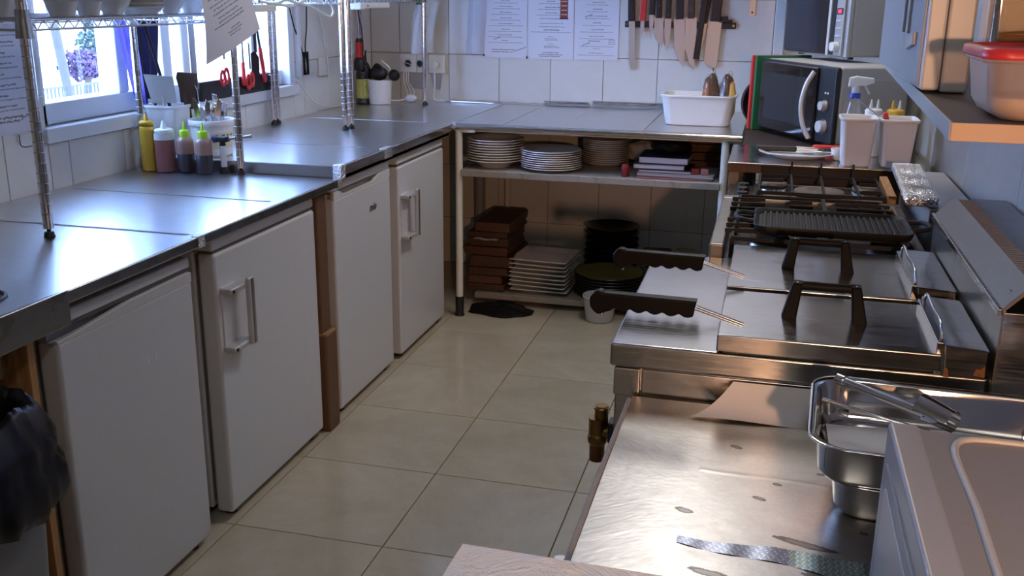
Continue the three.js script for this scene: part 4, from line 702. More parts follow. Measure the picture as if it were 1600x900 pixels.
{
  const ord = ['lowest', 'second', 'third', 'fourth', 'fifth', 'sixth', 'seventh', 'eighth', 'ninth', 'tenth', 'eleventh', 'topmost'];
  const nth = (k, n) => k === n - 1 ? 'topmost' : ord[k];
  const soup = lathe([[0, 0.004], [0.062, 0.004], [0.064, 0], [0.068, 0], [0.072, 0.006], [0.092, 0.022], [0.130, 0.034], [0.132, 0.037], [0.128, 0.038], [0.090, 0.027], [0.066, 0.010], [0, 0.009]], 44);
  const flat = lathe([[0, 0.003], [0.085, 0.003], [0.087, 0], [0.092, 0], [0.098, 0.004], [0.136, 0.014], [0.139, 0.016], [0.136, 0.018], [0.094, 0.009], [0, 0.008]], 44);
  const small = lathe([[0, 0.003], [0.070, 0.003], [0.072, 0], [0.076, 0], [0.080, 0.004], [0.106, 0.015], [0.108, 0.018], [0.105, 0.019], [0.078, 0.009], [0, 0.008]], 40);
  for (let k = 0; k < 9; k++) one('soup_plate', nth(k, 9) + ' deep white plate in the left stack on the middle shelf', 'plate', soup, M.ceramic, [-1.215 + rr(-0.002, 0.002), 0.6975 + k * 0.0118, -4.40], [0, 0, 0], 'deep plates on the middle shelf');
  for (let k = 0; k < 9; k++) one('dinner_plate', nth(k, 9) + ' flat white plate in the centre stack on the middle shelf', 'plate', flat, M.ceramic, [-0.952 + rr(-0.003, 0.003), 0.6975 + k * 0.0095, -4.395 + rr(-0.002, 0.002)], [0, 0, 0], 'flat plates on the middle shelf');
  for (let k = 0; k < 12; k++) one('side_plate', nth(k, 12) + ' small white plate in the stack behind the flat plates', 'plate', small, M.ceramicShelf, [-0.735 + rr(-0.002, 0.002), 0.6975 + k * 0.0096, -4.60], [0, 0, 0], 'small plates on the middle shelf');
  one('napkin_bundle', 'pale crumpled napkin bundle behind the books', 'napkins', grid((u, v) => { const a = u * 6.2832, q = v * Math.PI; const k = 1 + 0.25 * N.noise(Math.cos(a) * 2, v * 5, 3); return [-0.565 + 0.085 * k * Math.sin(q) * Math.cos(a), 0.758 + 0.048 * Math.cos(q) * k, -4.66 + 0.06 * k * Math.sin(q) * Math.sin(a)]; }, 30, 20), mat([0.42, 0.41, 0.39], 0.9));
  // books
  const book = (label, x0, x1, y0, y1, z0, d, cover, page, turn = 0) => {
    const w = x1 - x0, h = y1 - y0, t = thing('book', label, 'book', [(x0 + x1) / 2, y0, z0 - d / 2], turn, 'books on the middle shelf');
    part(t, 'pages', bx(-w / 2 + 0.003, w / 2 - 0.003, 0.002, h - 0.002, -d / 2 + 0.003, d / 2 - 0.003, 0.0005), page);
    part(t, 'cover', merge([bx(-w / 2, w / 2, 0, 0.0022, -d / 2, d / 2, 0.0008), bx(-w / 2, w / 2, h - 0.0022, h, -d / 2, d / 2, 0.0008), bx(-w / 2, -w / 2 + 0.0025, 0, h, -d / 2, d / 2, 0.0008)]), cover);
  };
  const pg = mat([0.50, 0.49, 0.55], 0.8), pg2 = mat([0.40, 0.40, 0.44], 0.8), navy = mat([0.012, 0.013, 0.035], 0.5);
  book('lowest thin magazine in the book stack', -0.555, -0.225, 0.6975, 0.707, -4.285, 0.24, M.redDark, pg2, 0.03);
  book('wide grey book second from the bottom of the stack', -0.545, -0.215, 0.7075, 0.721, -4.29, 0.24, M.fridgeGrey, pg2, -0.03);
  book('pale book third from the bottom of the stack', -0.545, -0.315, 0.7215, 0.734, -4.30, 0.22, navy, pg, 0.0);
  book('white-edged book second from the top, pushed left', -0.570, -0.348, 0.7345, 0.757, -4.31, 0.22, navy, pg, 0.02);
  book('topmost thick navy book under the black pouch', -0.545, -0.330, 0.7575, 0.786, -4.32, 0.22, navy, pg, -0.02);
  one('black_pouch', 'black pouch lying on top of the book stack', 'pouch', grid((u, v) => { const a = u * 6.2832, q = v * Math.PI, k = 1 + 0.22 * N.noise(Math.cos(a) * 2.2, Math.sin(a) * 2.2, v * 4); return [-0.42 + 0.085 * k * Math.sin(q) * Math.cos(a) + 0.004, 0.822 + 0.034 * Math.cos(q) * (0.9 + 0.2 * k), -4.43 + 0.07 * k * Math.sin(q) * Math.sin(a)]; }, 32, 20), M.blackRubber);
  one('red_ornament', 'small dark red knob at the left of the book stack', 'ornament', lathe([[0, 0], [0.018, 0], [0.016, 0.02], [0.020, 0.04], [0.012, 0.055], [0, 0.056]], 18), M.redDark, [-0.60, 0.6975, -4.31]);
  for (const [x, m, l] of [[-0.300, M.redDark, 'dark red small box lying on the wide grey book'], [-0.262, mat([0.34, 0.16, 0.18], 0.6), 'pink small packet lying on the wide grey book']]) one('small_packet', l, 'packet', bx(-0.016, 0.016, 0, 0.024, -0.02, 0.02, 0.004), m, [x, 0.7215, -4.32], [0, 0.2, 0]);
  const cr = thing('wooden_crate', 'brown wooden crate at the right end of the middle shelf', 'crate', [-0.275, 0.6975, -4.72]);
  for (let i = 0; i < 4; i++) part(cr, 'slat', bx(-0.085, 0.075, 0.006 + i * 0.038, 0.040 + i * 0.038, 0.13, 0.14, 0.002), M.woodDark2);
  part(cr, 'side', bx(-0.085, -0.077, 0, 0.152, -0.14, 0.13, 0.002), M.woodDark); part(cr, 'side', bx(0.067, 0.075, 0, 0.152, -0.14, 0.13, 0.002), M.woodDark); part(cr, 'base', bx(-0.077, 0.067, 0, 0.006, -0.14, 0.13, 0.001), M.woodDark); part(cr, 'back', bx(-0.085, 0.075, 0, 0.152, -0.148, -0.14, 0.002), M.woodDark);
  // brown serving boards, square plates, olive plates, black pan stack on the lower shelf
  const bm = [M.woodDark, M.woodDark2, M.woodDark];
  const bd = [[-1.290, 0.058, 0.036, 0.19], [-1.300, 0.094, 0.044, 0.18], [-1.285, 0.138, 0.040, 0.20], [-1.270, 0.178, 0.056, 0.215], [-1.295, 0.234, 0.044, 0.22], [-1.288, 0.278, 0.046, 0.21], [-1.282, 0.324, 0.030, 0.195], [-1.262, 0.354, 0.048, 0.175]];
  bd.forEach(([x, y, h, w], i) => {
    const c = rr(-0.02, 0.02), d = 0.36 + rr(-0.03, 0.02);
    one('terracotta_tray', nth(i, bd.length) + ' dark brown rustic slab in the pile on the lower shelf', 'slab', (() => { const g = new RoundedBoxGeometry(w, h - 0.002, d, 6, 0.006), p = g.attributes.position; for (let q = 0; q < p.count; q++) { const a = 0.012 * N.noise(p.getX(q) * 14, p.getY(q) * 30 + i * 5, p.getZ(q) * 14); p.setX(q, p.getX(q) + a * Math.sign(p.getX(q))); p.setZ(q, p.getZ(q) + a * Math.sign(p.getZ(q))); } g.computeVertexNormals(); return boxUVkeep(g); })(), bm[i % 3], [x, y + h / 2, -4.515 - d / 2 + rr(-0.01, 0.01)], [0, c, 0], 'brown slabs on the lower shelf');
  });
  one('paper_scrap', 'pale paper scrap between the brown slabs', 'paper', grid((u, v) => [-1.345 + u * 0.12, 0.3245 + 0.002 * Math.sin(u * 9), -4.475 - v * 0.04 + 0.01 * u], 8, 3), M.paper);
  const sqp = (() => { const l = [rrLoop(0.19, 0.19, 0.006, 0), rrLoop(0.20, 0.20, 0.006, 0.004), rrLoop(0.285, 0.285, 0.008, 0.020), rrLoop(0.286, 0.286, 0.008, 0.024), rrLoop(0.278, 0.278, 0.008, 0.0245), rrLoop(0.215, 0.215, 0.008, 0.0125), rrLoop(0.19, 0.19, 0.008, 0.0105)]; return loft(l, true, true); })();
  for (let k = 0; k < 8; k++) one('square_plate', nth(k, 8) + ' square white plate in the stack on the lower shelf', 'plate', sqp, M.ceramic, [-1.026 + rr(-0.004, 0.004), 0.0582 + k * 0.0213, -4.645 + rr(-0.004, 0.004)], [0, rr(-0.05, 0.05) - 0.05, 0], 'square plates on the lower shelf');
  const ol = lathe([[0, 0.003], [0.11, 0.003], [0.113, 0], [0.118, 0], [0.125, 0.004], [0.166, 0.017], [0.168, 0.020], [0.164, 0.020], [0.120, 0.008], [0, 0.0075]], 48), olr = lathe([[0.160, 0.0135], [0.1685, 0.0165], [0.1695, 0.021], [0.164, 0.0215]], 48);
  for (let k = 0; k < 7; k++) { const t = thing('olive_plate', nth(k, 7) + ' olive round plate with a dark rim on the lower shelf', 'plate', [-0.702 + rr(-0.003, 0.003), 0.0582 + k * 0.0148, -4.652 + rr(-0.003, 0.003)], 0, 'olive plates on the lower shelf'); part(t, 'dish', ol, M.olive); part(t, 'rim', olr, M.blackCer); }
  const bb = lathe([[0, 0.003], [0.085, 0.003], [0.09, 0], [0.096, 0.004], [0.132, 0.050], [0.140, 0.058], [0.140, 0.062], [0.134, 0.061], [0.09, 0.010], [0, 0.009]], 44);
  for (let k = 0; k < 7; k++) one('black_bowl', nth(k, 7) + ' black round bowl in the stack behind the olive plates', 'bowl', bb, M.blackCer, [-0.752 + rr(-0.004, 0.004), 0.0582 + k * 0.034, -4.985], [0, 0, 0], 'black bowls on the lower shelf');
  // muddle of packets at the right end of the lower shelf
  for (const [x, y, z, w, h, d, m, l, ry] of [[-0.505, 0.058, -4.86, 0.14, 0.10, 0.18, M.cardboard, 'crumpled brown packet behind the fryer handles', 0.3], [-0.36, 0.058, -4.80, 0.12, 0.20, 0.16, M.cardboard, 'tall brown carton at the right of the lower shelf', -0.2], [-0.50, 0.158, -4.86, 0.15, 0.08, 0.14, M.woodBrown, 'dark brown sack lying on the crumpled packet', 0.1], [-0.265, 0.058, -4.58, 0.10, 0.24, 0.12, M.clearPlastic, 'clear plastic bag of stock at the lower shelf end', 0.15]])
    one(l.includes('bag') ? 'plastic_bag' : l.includes('sack') ? 'sack' : 'carton', l, l.includes('bag') ? 'bag' : 'packet', (() => { const g = new RoundedBoxGeometry(w, h, d, 6, 0.02), p = g.attributes.position; for (let q = 0; q < p.count; q++) { const a = 1 + 0.18 * N.noise(p.getX(q) * 18, p.getY(q) * 18 + x * 9, p.getZ(q) * 18); p.setXYZ(q, p.getX(q) * a, p.getY(q), p.getZ(q) * a); } g.computeVertexNormals(); return boxUVkeep(g); })(), m, [x, y + h / 2, z], [0, ry, 0]);
  // on the floor beneath
  one('black_sack', 'limp black bag on the floor under the back table', 'bag', grid((u, v) => { const a = u * 6.2832, q = v * Math.PI / 2, k = 1 + 0.25 * N.noise(Math.cos(a) * 2.5, Math.sin(a) * 2.5, v * 3); return [-1.185 + 0.155 * k * Math.sin(q) * Math.cos(a), 0.0005 + 0.028 * Math.cos(q) * k, -4.40 + 0.105 * k * Math.sin(q) * Math.sin(a)]; }, 40, 12), M.blackRubber);
  const bk = thing('white_bucket', 'small white bucket with handwriting on the floor under the shelf', 'bucket', [-0.705, 0, -4.395]);
  part(bk, 'pail', lathe([[0, 0.002], [0.056, 0.002], [0.060, 0], [0.064, 0.006], [0.078, 0.112], [0.081, 0.114], [0.081, 0.122], [0.075, 0.121], [0.061, 0.010], [0, 0.008]], 40), M.ceramicShelf);
  part(bk, 'writing', new THREE.CylinderGeometry(0.0775, 0.0745, 0.024, 24, 1, true, -0.62, 1.0).translate(0, 0.085, 0), mat([1, 1, 1], 0.5, 0, { map: canvasTex(256, 64, (c) => { c.fillStyle = '#cfccc4'; c.fillRect(0, 0, 256, 64); c.fillStyle = '#17181a'; c.font = 'bold 48px sans-serif'; c.fillText('SuAVITE', 22, 50); }) }));
}
// wall cupboards above the frame: their shade lies on the upper tiles of the back wall
for (let i = 0; i < 3; i++) {
  const c = thing('wall_cupboard', ['white wall cupboard above the menu sheets', 'white wall cupboard above the knives', 'white wall cupboard above the microwaves'][i], 'cupboard', [-1.42 + i * 0.66, 1.58, ZB], 0, 'wall cupboards over the back table');
  part(c, 'carcass', bx(-0.328, 0.328, 0, 0.80, 0.002, 0.40, 0.003), M.plasticWhite);
  for (const q of [-1, 1]) { const d = part(c, 'door', bx(q * 0.164 - 0.160, q * 0.164 + 0.160, 0.006, 0.794, 0.401, 0.419, 0.003), M.plasticWhite); part(d, 'knob', new THREE.SphereGeometry(0.012, 14, 10), M.chromeDull, [q * 0.03, 0.08, 0.430]); }
}
// ---------------------------------------------------------------- things on the back table
{
  const z = ZB + 0.012;
  const bar = thing('knife_bar', 'black magnetic knife bar on the back wall', 'knife bar', [0, 0, ZB]);
  part(bar, 'rail', bx(-0.757, -0.207, 1.303, 1.334, 0, 0.016, 0.004), M.black);
  for (const x of [-0.745, -0.219]) part(bar, 'screw', new THREE.CylinderGeometry(0.006, 0.006, 0.003, 12), M.chrome, [x, 1.319, 0.017], [Math.PI / 2, 0, 0]);
  const knife = (label, x, yTop, yTip, w, kind, hw, hm, tilt, rivets, category = 'knife') => {
    const L = yTop - yTip, t = thing(kind === 'bread' ? 'bread_knife' : kind === 'steel' ? 'knife_sheath' : w > 0.05 ? 'chef_knife' : 'kitchen_knife', label, category, [x, yTop, ZB + 0.021], 0, 'knives on the bar');
    t.rotation.z = tilt;
    const pts = kind === 'bread' ? [[-w / 2, 0], [w / 2, 0], [w / 2, -L * 0.82], [w * 0.42, -L], [-w * 0.1, -L * 0.97], [-w / 2, -L * 0.86]] : kind === 'clip' ? [[-w / 2, 0], [w / 2, 0], [w / 2, -L * 0.66], [w * 0.42, -L], [0.0, -L * 0.86], [-w * 0.42, -L * 0.6]] : [[-w / 2, 0], [w / 2, 0], [w * 0.46, -L * 0.45], [w * 0.25, -L * 0.8], [w * 0.0, -L], [-w * 0.28, -L * 0.74], [-w * 0.46, -L * 0.4]];
    if (kind !== 'steel') part(t, 'blade', extr(pts, 0.0018, 0.0005).translate(0, 0, -0.0035), M.blade);
    else part(t, 'sheath', extr([[-w / 2, 0.0], [w / 2, 0.0], [w * 0.5, -L], [-w * 0.5, -L]], 0.008, 0.002).translate(0, 0, -0.002), hm);
    const h = part(t, 'handle', extr([[-hw / 2, -0.004], [hw / 2, -0.004], [hw * 0.48, 0.06], [hw * 0.55, 0.12], [-hw * 0.45, 0.12], [-hw * 0.5, 0.05]], 0.012, 0.003, 2).translate(0, 0, -0.0055), hm);
    if (rivets) for (const y of [0.012, 0.052, 0.092]) part(h, 'rivet', new THREE.CylinderGeometry(0.003, 0.003, 0.003, 10), M.chrome, [0, y, 0.0105], [Math.PI / 2, 0, 0]);
    return t;
  };
  knife('long bread knife with black handle, leftmost on the bar', -0.722, 1.340, 1.095, 0.030, 'bread', 0.030, M.black, 0.05, false);
  knife('small knife with a red handle', -0.667, 1.343, 1.255, 0.020, 'chef', 0.024, M.red, -0.03, false);
  knife('small knife with short black handle, right of the red knife', -0.623, 1.372, 1.248, 0.022, 'chef', 0.024, M.black, 0.0, false);
  knife('broad riveted knife, fourth from the left on the bar', -0.587, 1.357, 1.212, 0.048, 'clip', 0.024, M.black, 0.02, true);
  knife('slim riveted knife, fifth from the left on the bar', -0.541, 1.356, 1.188, 0.034, 'chef', 0.024, M.black, 0.01, true);
  knife('large knife with plain black handle, left of the brown handled knife', -0.484, 1.353, 1.112, 0.058, 'clip', 0.034, M.black, 0.04, false);
  knife('large knife with a brown riveted handle', -0.428, 1.357, 1.100, 0.058, 'clip', 0.028, M.woodBrown, 0.02, true);
  knife('warm toned narrow blade half hidden by the black sheath', -0.362, 1.335, 1.150, 0.036, 'chef', 0.022, M.black, -0.14, false);
  const sh = knife('long slanting black knife sheath in front of the bar', -0.366, 1.42, 1.156, 0.026, 'steel', 0.030, M.black, -0.09, false, 'sheath'); sh.position.z += 0.012;
  knife('widest knife with black handle, rightmost on the bar', -0.309, 1.345, 1.115, 0.066, 'bread', 0.044, M.black, -0.05, false);
  const gr = thing('sharpener', 'small black sharpener resting on the right end of the knife bar', 'sharpener', [-0.262, 1.334, ZB + 0.012]);
  part(gr, 'body', bx(-0.03, 0.036, 0.0, 0.014, -0.008, 0.012, 0.004), M.black); part(gr, 'top', bx(-0.02, 0.014, 0.012, 0.03, -0.006, 0.010, 0.004), M.black);
  const st = thing('steel_strip', 'steel strip with a hole hanging right of the knives', 'strip', [-0.134, 1.368, ZB + 0.002]);
  part(st, 'blade', bx(-0.015, 0.015, 0, 0.16, 0, 0.002, 0.0008), M.blade); part(st, 'hole', new THREE.CylinderGeometry(0.005, 0.005, 0.001, 14), M.black, [0, 0.016, 0.0026], [Math.PI / 2, 0, 0]);
  // white tray with two foil-capped jars
  one('white_tray', 'white plastic tray at the right end of the back table', 'tray', tubGeo(0.285, 0.19, 0.322, 0.215, 0.135, 0.04, 0.004, 0.007), M.plasticWhite, [-0.325, 0.9005, -4.64]);
  const lump = (k0, x, yy, zz, rx, ry_, rz) => grid((u, v) => { const a = u * 6.2832, q = v * Math.PI, k = 1 + 0.16 * N.noise(Math.cos(a) * 3 + k0, Math.sin(a) * 3, v * 6) + 0.06 * N.noise(Math.cos(a) * 9 + k0, Math.sin(a) * 9, v * 16); return [x + rx * k * Math.sin(q) * Math.cos(a), yy + ry_ * Math.cos(q) * k, zz + rz * k * Math.sin(q) * Math.sin(a)]; }, 36, 26);
  const spice = mat([0.16, 0.09, 0.05], 0.35, 0, { map: rep(T.dirty, 6), bumpMap: rep(T.foil, 3), bumpScale: 0.004 });
  for (const [x, l, c2, m2] of [[-0.275, 'twisted clear bag of dark dried spice in the white tray, on the left', [-0.018, 0.0], mat([0.42, 0.16, 0.08], 0.5)], [-0.205, 'twisted clear bag of spice with a yellow side in the white tray', [0.022, 0.0], mat([0.58, 0.36, 0.10], 0.5)]]) {
    const t = thing('spice_bag', l, 'bag', [x, 0.906, -4.66], 0, 'spice bags in the white tray');
    part(t, 'dark_spice', lump(x * 30, 0, 0.108, 0, 0.038, 0.104, 0.034), spice);
    part(t, 'second_spice', lump(x * 30 + 5, c2[0], 0.10, 0.012, 0.020, 0.080, 0.026), m2);
    part(t, 'bag_film', lump(x * 30, 0, 0.112, 0.0, 0.041, 0.110, 0.038), M.glass);
    part(t, 'bag_twist', lump(x * 50, x > -0.25 ? 0.012 : -0.006, 0.218, 0.0, 0.010, 0.014, 0.010), M.clearPlastic);
  }
}
// ---------------------------------------------------------------- right run: twin fryer
{
  const t = thing('twin_fryer', 'twin steel fryer unit with slotted flue along the right wall', 'fryer', [0, 0, 0]);
  const za = -1.640, zb = -2.305;
  part(t, 'top', bx(-0.242, 0.372, 0.829, 0.872, zb, za, 0.006), M.steelLid);
  part(t, 'body', bx(-0.232, 0.50, 0.10, 0.829, zb + 0.004, za - 0.008, 0.004), M.steel);
  part(t, 'side_panel', bx(-0.184, 0.372, 0.12, 0.827, za - 0.008, za - 0.003, 0.002), M.steel);
  part(t, 'front_corner', bx(-0.234, -0.187, 0.775, 0.827, za - 0.012, za - 0.002, 0.003), M.steel);
  for (const [x, z] of [[-0.19, za - 0.06], [-0.19, zb + 0.06], [0.44, za - 0.06], [0.44, zb + 0.06]]) part(t, 'leg', cyl(0.02, 0.02, 0.10, 14), M.chromeDull, [x, 0, z]);
  // flue along the back: upstand, sloping cover, slotted top
  part(t, 'upstand', bx(0.372, 0.378, 0.829, 0.992, -2.36, -1.622, 0.001), M.steelGreasy);
  part(t, 'flue_end', bx(0.374, 0.514, 0.786, 0.990, -1.628, -1.620, 0.002), M.steel);
  part(t, 'flue_far_end', bx(0.374, 0.514, 0.45, 0.990, -2.362, -2.354, 0.002), M.steelGreasy);
  part(t, 'flue_core', bx(0.380, 0.512, 0.83, 0.975, -2.35, -1.632, 0.001), M.black);
  const slope = extr([[0.368, 0.990], [0.372, 0.988], [0.4115, 1.031], [0.408, 1.036]], 0.735, 0.0006).translate(0, 0, -2.358);
  part(t, 'sloping_cover', slope, M.steelGreasy);
  part(t, 'front_lip', bx(0.364, 0.372, 0.984, 0.996, -2.362, -1.618, 0.002), M.steel);
  const fins = part(t, 'slotted_top', bx(0.440, 0.514, 1.028, 1.033, -2.358, -1.622, 0.001), M.steelGreasy);
  const fg = bx(0.408, 0.442, 1.0275, 1.0345, -0.0045, 0.0045, 0.001);
  for (let i = 0; i < 46; i++) part(fins, 'fin', fg, M.steelGreasy, [0, 0, -1.628 - i * 0.0156]);
  part(fins, 'screw', new THREE.SphereGeometry(0.004, 10, 8).scale(1, 0.5, 1), M.chrome, [0.388, 1.0145, -1.66]);
  // heads of the two heating elements
  for (const [z0, z1, x1] of [[-1.632, -1.915, 0.362], [-1.975, -2.29, 0.366]]) {
    const h = part(t, 'element_head', extr([[0.303, 0.874], [x1, 0.874], [x1, 0.919], [0.300, 0.923]], z0 - z1, 0.002).translate(0, 0, z1), M.steelLid);
    part(h, 'basket_hook', tube([[0.298, 0.915, z0 - 0.03], [0.297, 0.942, z0 - 0.045], [0.297, 0.944, (z0 + z1) / 2], [0.297, 0.942, z1 + 0.05], [0.298, 0.915, z1 + 0.035]], 0.003, 8), M.chrome);
    part(h, 'mount', bx(0.288, 0.302, 0.872, 0.925, z1 + 0.02, z0 - 0.012, 0.002), M.steelLid);
    part(h, 'rust_patch', merge([extr([[0.345, 0.879], [0.362, 0.877], [0.361, 0.896], [0.354, 0.889], [0.348, 0.890]], 0.001, 0.0002).translate(0, 0, z0 + 0.0025), extr([[0.301, 0.872], [0.309, 0.872], [0.306, 0.886], [0.302, 0.888]], 0.001, 0.0002).translate(0, 0, z0 + 0.0025)]), M.rust);
  }
  const v = part(t, 'drain_valve', merge([rod([-0.232, 0.675, -1.70], [-0.262, 0.675, -1.70], 0.013), cyl(0.016, 0.017, 0.052, 18).translate(-0.268, 0.650, -1.70), new THREE.SphereGeometry(0.019, 16, 12).translate(-0.268, 0.660, -1.70)]), M.brass);
  part(v, 'upper_body', merge([cyl(0.014, 0.012, 0.045, 8).translate(-0.262, 0.682, -1.70), new THREE.TorusGeometry(0.011, 0.004, 8, 16).rotateX(Math.PI / 2).translate(-0.262, 0.722, -1.70)]), M.brass);
  part(v, 'outlet', cyl(0.014, 0.0145, 0.035, 16).translate(-0.268, 0.616, -1.70), M.copper);
  part(v, 'lever', bx(-0.246, -0.233, 0.662, 0.702, -1.712, -1.676, 0.003), M.black);

  // lids with black handles
  const lid = (label, z0, z1, tilt) => {
    const l = thing('fryer_lid', label, 'lid', [0.118, 0.8725, (z0 + z1) / 2], 0, 'fryer lids'), w = 0.178, d = (z0 - z1) / 2;
    l.rotation.x = tilt;
    part(l, 'plate', bx(-w, w, 0.006, 0.036, -d, d, 0.003), M.steelLid);
    part(l, 'underside', bx(-w + 0.01, w - 0.01, 0.0, 0.008, -d + 0.01, d - 0.01, 0.002), M.black);
    const h = part(l, 'handle', tube([[-0.052, 0.090, 0], [-0.046, 0.0935, 0], [0, 0.094, 0], [0.046, 0.0935, 0], [0.052, 0.090, 0]], 0.0085, 12), M.blackRubber);
    for (const s of [-1, 1]) { part(h, 'foot', extr([[s * 0.055, 0.098], [s * 0.044, 0.098], [s * 0.050, 0.036], [s * 0.070, 0.036]].sort(() => 0), 0.022, 0.003).translate(0, 0, -0.011), M.blackRubber); part(h, 'rivet', new THREE.SphereGeometry(0.003, 10, 8), M.chrome, [s * 0.05, 0.0985, 0.004]); }
  };
  lid('near fryer lid with black handle, over the front edge of the fryer', -1.630, -1.912, 0);
  lid('far fryer lid with black handle, next to the gas range', -1.940, -2.292, 0);
  // frying basket handles
  const bh = (label, x, z, turn) => {
    const b = thing('basket_handle', label, 'basket handle', [x, 0.945, z], turn, 'fryer basket handles');
    const s = new THREE.Shape(); s.moveTo(0, 0.012); s.quadraticCurveTo(-0.012, 0.020, -0.02, 0.004); s.quadraticCurveTo(-0.022, -0.014, -0.008, -0.020); s.lineTo(0.012, -0.012);
    for (let i = 0; i < 5; i++) { const a = 0.012 + i * 0.028; s.quadraticCurveTo(a + 0.007, -0.004, a + 0.014, -0.009); s.quadraticCurveTo(a + 0.021, -0.014, a + 0.028, -0.010); }
    s.lineTo(0.156, 0.012); s.closePath();
    part(b, 'grip', extr(s, 0.016, 0.004, 3).translate(0, 0, -0.008), phys([0.007, 0.006, 0.006], 0.42, 0, { specularIntensity: 0.22 }));
    part(b, 'rod', merge([rod([0.15, 0.004, -0.006], [0.24, -0.022, -0.006], 0.0028), rod([0.15, 0.004, 0.006], [0.24, -0.022, 0.006], 0.0028)]), M.chrome);
    part(b, 'hanger', rod([0.0, -0.014, 0], [-0.004, -0.028, 0], 0.003), M.chrome);
  };
  bh('dark fryer basket handle nearer the viewer', -0.258, -1.655, -0.03);
  bh('dark fryer basket handle farther along, beside the far lid', -0.266, -1.965, -0.03);
}
// ---------------------------------------------------------------- gas range with griddle plate
{
  const t = thing('gas_range', 'black gas range with iron grates behind the fryer', 'range', [0, 0, 0]);
  const za = -2.318, zb = -3.318, x0 = -0.118, x1 = 0.368;
  part(t, 'body', bx(x0 + 0.01, x1 - 0.01, 0.10, 0.842, zb, za, 0.004), M.steelGreasy);
  part(t, 'spill_tray', bx(x0 + 0.004, x1 - 0.004, 0.842, 0.864, zb, za, 0.002), M.enamel);
  part(t, 'front_rim', bx(x0, x0 + 0.034, 0.846, 0.900, -2.94, za, 0.005), M.steelGreasy);
  part(t, 'rear_rim', bx(x1 - 0.025, x1, 0.846, 0.900, -2.94, za, 0.005), M.steelGreasy);
  part(t, 'cross_bar', bx(x0, x1, 0.872, 0.902, -2.935, -2.895, 0.004), M.steelGreasy);
  for (const [x, z] of [[x0 + 0.05, za - 0.05], [x0 + 0.05, zb + 0.05], [x1 - 0.05, za - 0.05], [x1 - 0.05, zb + 0.05]]) part(t, 'leg', cyl(0.02, 0.02, 0.10, 14), M.chromeDull, [x, 0, z]);
  const bar = (a, b, w = 0.006, h = 0.010) => { const d = V(...b).sub(V(...a)), g = new THREE.BoxGeometry(w, h, d.length()); g.applyQuaternion(new THREE.Quaternion().setFromUnitVectors(V(0, 0, 1), d.normalize())); return g.translate((a[0] + b[0]) / 2, (a[1] + b[1]) / 2, (a[2] + b[2]) / 2); };
  const burner = (x, z, r, tall) => {
    const b = part(t, 'burner', lathe([[0, 0.864], [r * 1.1, 0.864], [r * 1.1, 0.872], [r * 0.96, 0.876], [r * 0.94, 0.884], [0, 0.884]], 32), M.chromeDull, [x, 0, z]);
    part(b, 'burner_cap', lathe([[0, 0.885], [r * 0.95, 0.885], [r, 0.889], [r * 0.9, 0.896], [r * 0.45, 0.898], [r * 0.40, 0.893], [0, 0.893]], 32), M.burner);
  };
  const mid = 0.157;
  const gy = 0.910;
  // near grates: frames with fingers from each side
  for (const [a, b] of [[za - 0.03, -2.60], [-2.61, -2.885]]) {
    const gs = [bar([x0 + 0.05, gy, a], [x1 - 0.06, gy, a]), bar([x0 + 0.05, gy, b], [x1 - 0.06, gy, b]), bar([x0 + 0.05, gy, a], [x0 + 0.05, gy, b]), bar([x1 - 0.06, gy, a], [x1 - 0.06, gy, b]), bar([mid, gy, a], [mid, gy, b], 0.010)];
    const zs = [0.25, 0.5, 0.75].map((k) => a + (b - a) * k);
    for (const z of zs) gs.push(bar([x0 + 0.03, gy + 0.004, z], [x0 + 0.12, gy + 0.006, z]), bar([x1 - 0.04, gy + 0.004, z], [x1 - 0.13, gy + 0.006, z]), bar([mid - 0.03, gy + 0.004, z], [mid - 0.09, gy + 0.004, z]), bar([mid + 0.03, gy + 0.004, z], [mid + 0.09, gy + 0.004, z]));
    for (const x of [x0 + 0.05, x1 - 0.06]) for (const z of [a, b]) gs.push(bar([x, 0.864, z], [x, gy, z], 0.010, 0.010));
    part(t, 'grate', merge(gs), M.castIron);
  }
  for (const [x, z] of [[0.02, -2.47], [0.30, -2.47], [0.02, -2.75], [0.30, -2.75]]) burner(x, z, 0.048);
  // far hob
  part(t, 'far_tray', bx(x0 + 0.08, x1 - 0.035, 0.864, 0.874, zb + 0.01, -2.95, 0.003), M.enamel);
  burner(mid, -3.125, 0.078); burner(0.30, -3.215, 0.045); burner(0.025, -3.22, 0.042); burner(0.30, -3.01, 0.045); burner(0.03, -3.01, 0.04);
  const fg = [];
  for (const x of [0.075, mid + 0.008, 0.262]) fg.push(bar([x, gy, -2.96], [x, gy, -3.28]), bar([x, gy, -3.28], [x, 0.952, -3.295]));
  for (const z of [-2.97, -3.28]) fg.push(bar([-0.02, gy - 0.002, z], [0.33, gy - 0.002, z]));
  for (const z of [-3.06, -3.19]) fg.push(bar([-0.02, gy - 0.002, z], [0.05, gy - 0.002, z]), bar([0.275, gy - 0.002, z], [0.33, gy - 0.002, z]));
  fg.push(bar([-0.02, gy, -2.97], [-0.02, gy, -3.28]), bar([0.33, gy, -2.97], [0.33, gy, -3.28]));
  for (const x of [-0.02, 0.33]) for (const z of [-2.97, -3.28]) fg.push(bar([x, 0.872, z], [x, gy, z], 0.01, 0.01));
  part(t, 'far_grate', merge(fg), M.castIron);
  for (let i = 0; i < 4; i++) part(t, 'knob', merge([cyl(0.020, 0.017, 0.024, 18), cyl(0.022, 0.022, 0.004, 18)]), M.black, [-0.070, 0.864, -3.00 - i * 0.075]);
  // griddle plate
  const g = thing('griddle_plate', 'black ribbed griddle plate lying on the gas range', 'griddle', [0.158, 0.921, -2.47]);
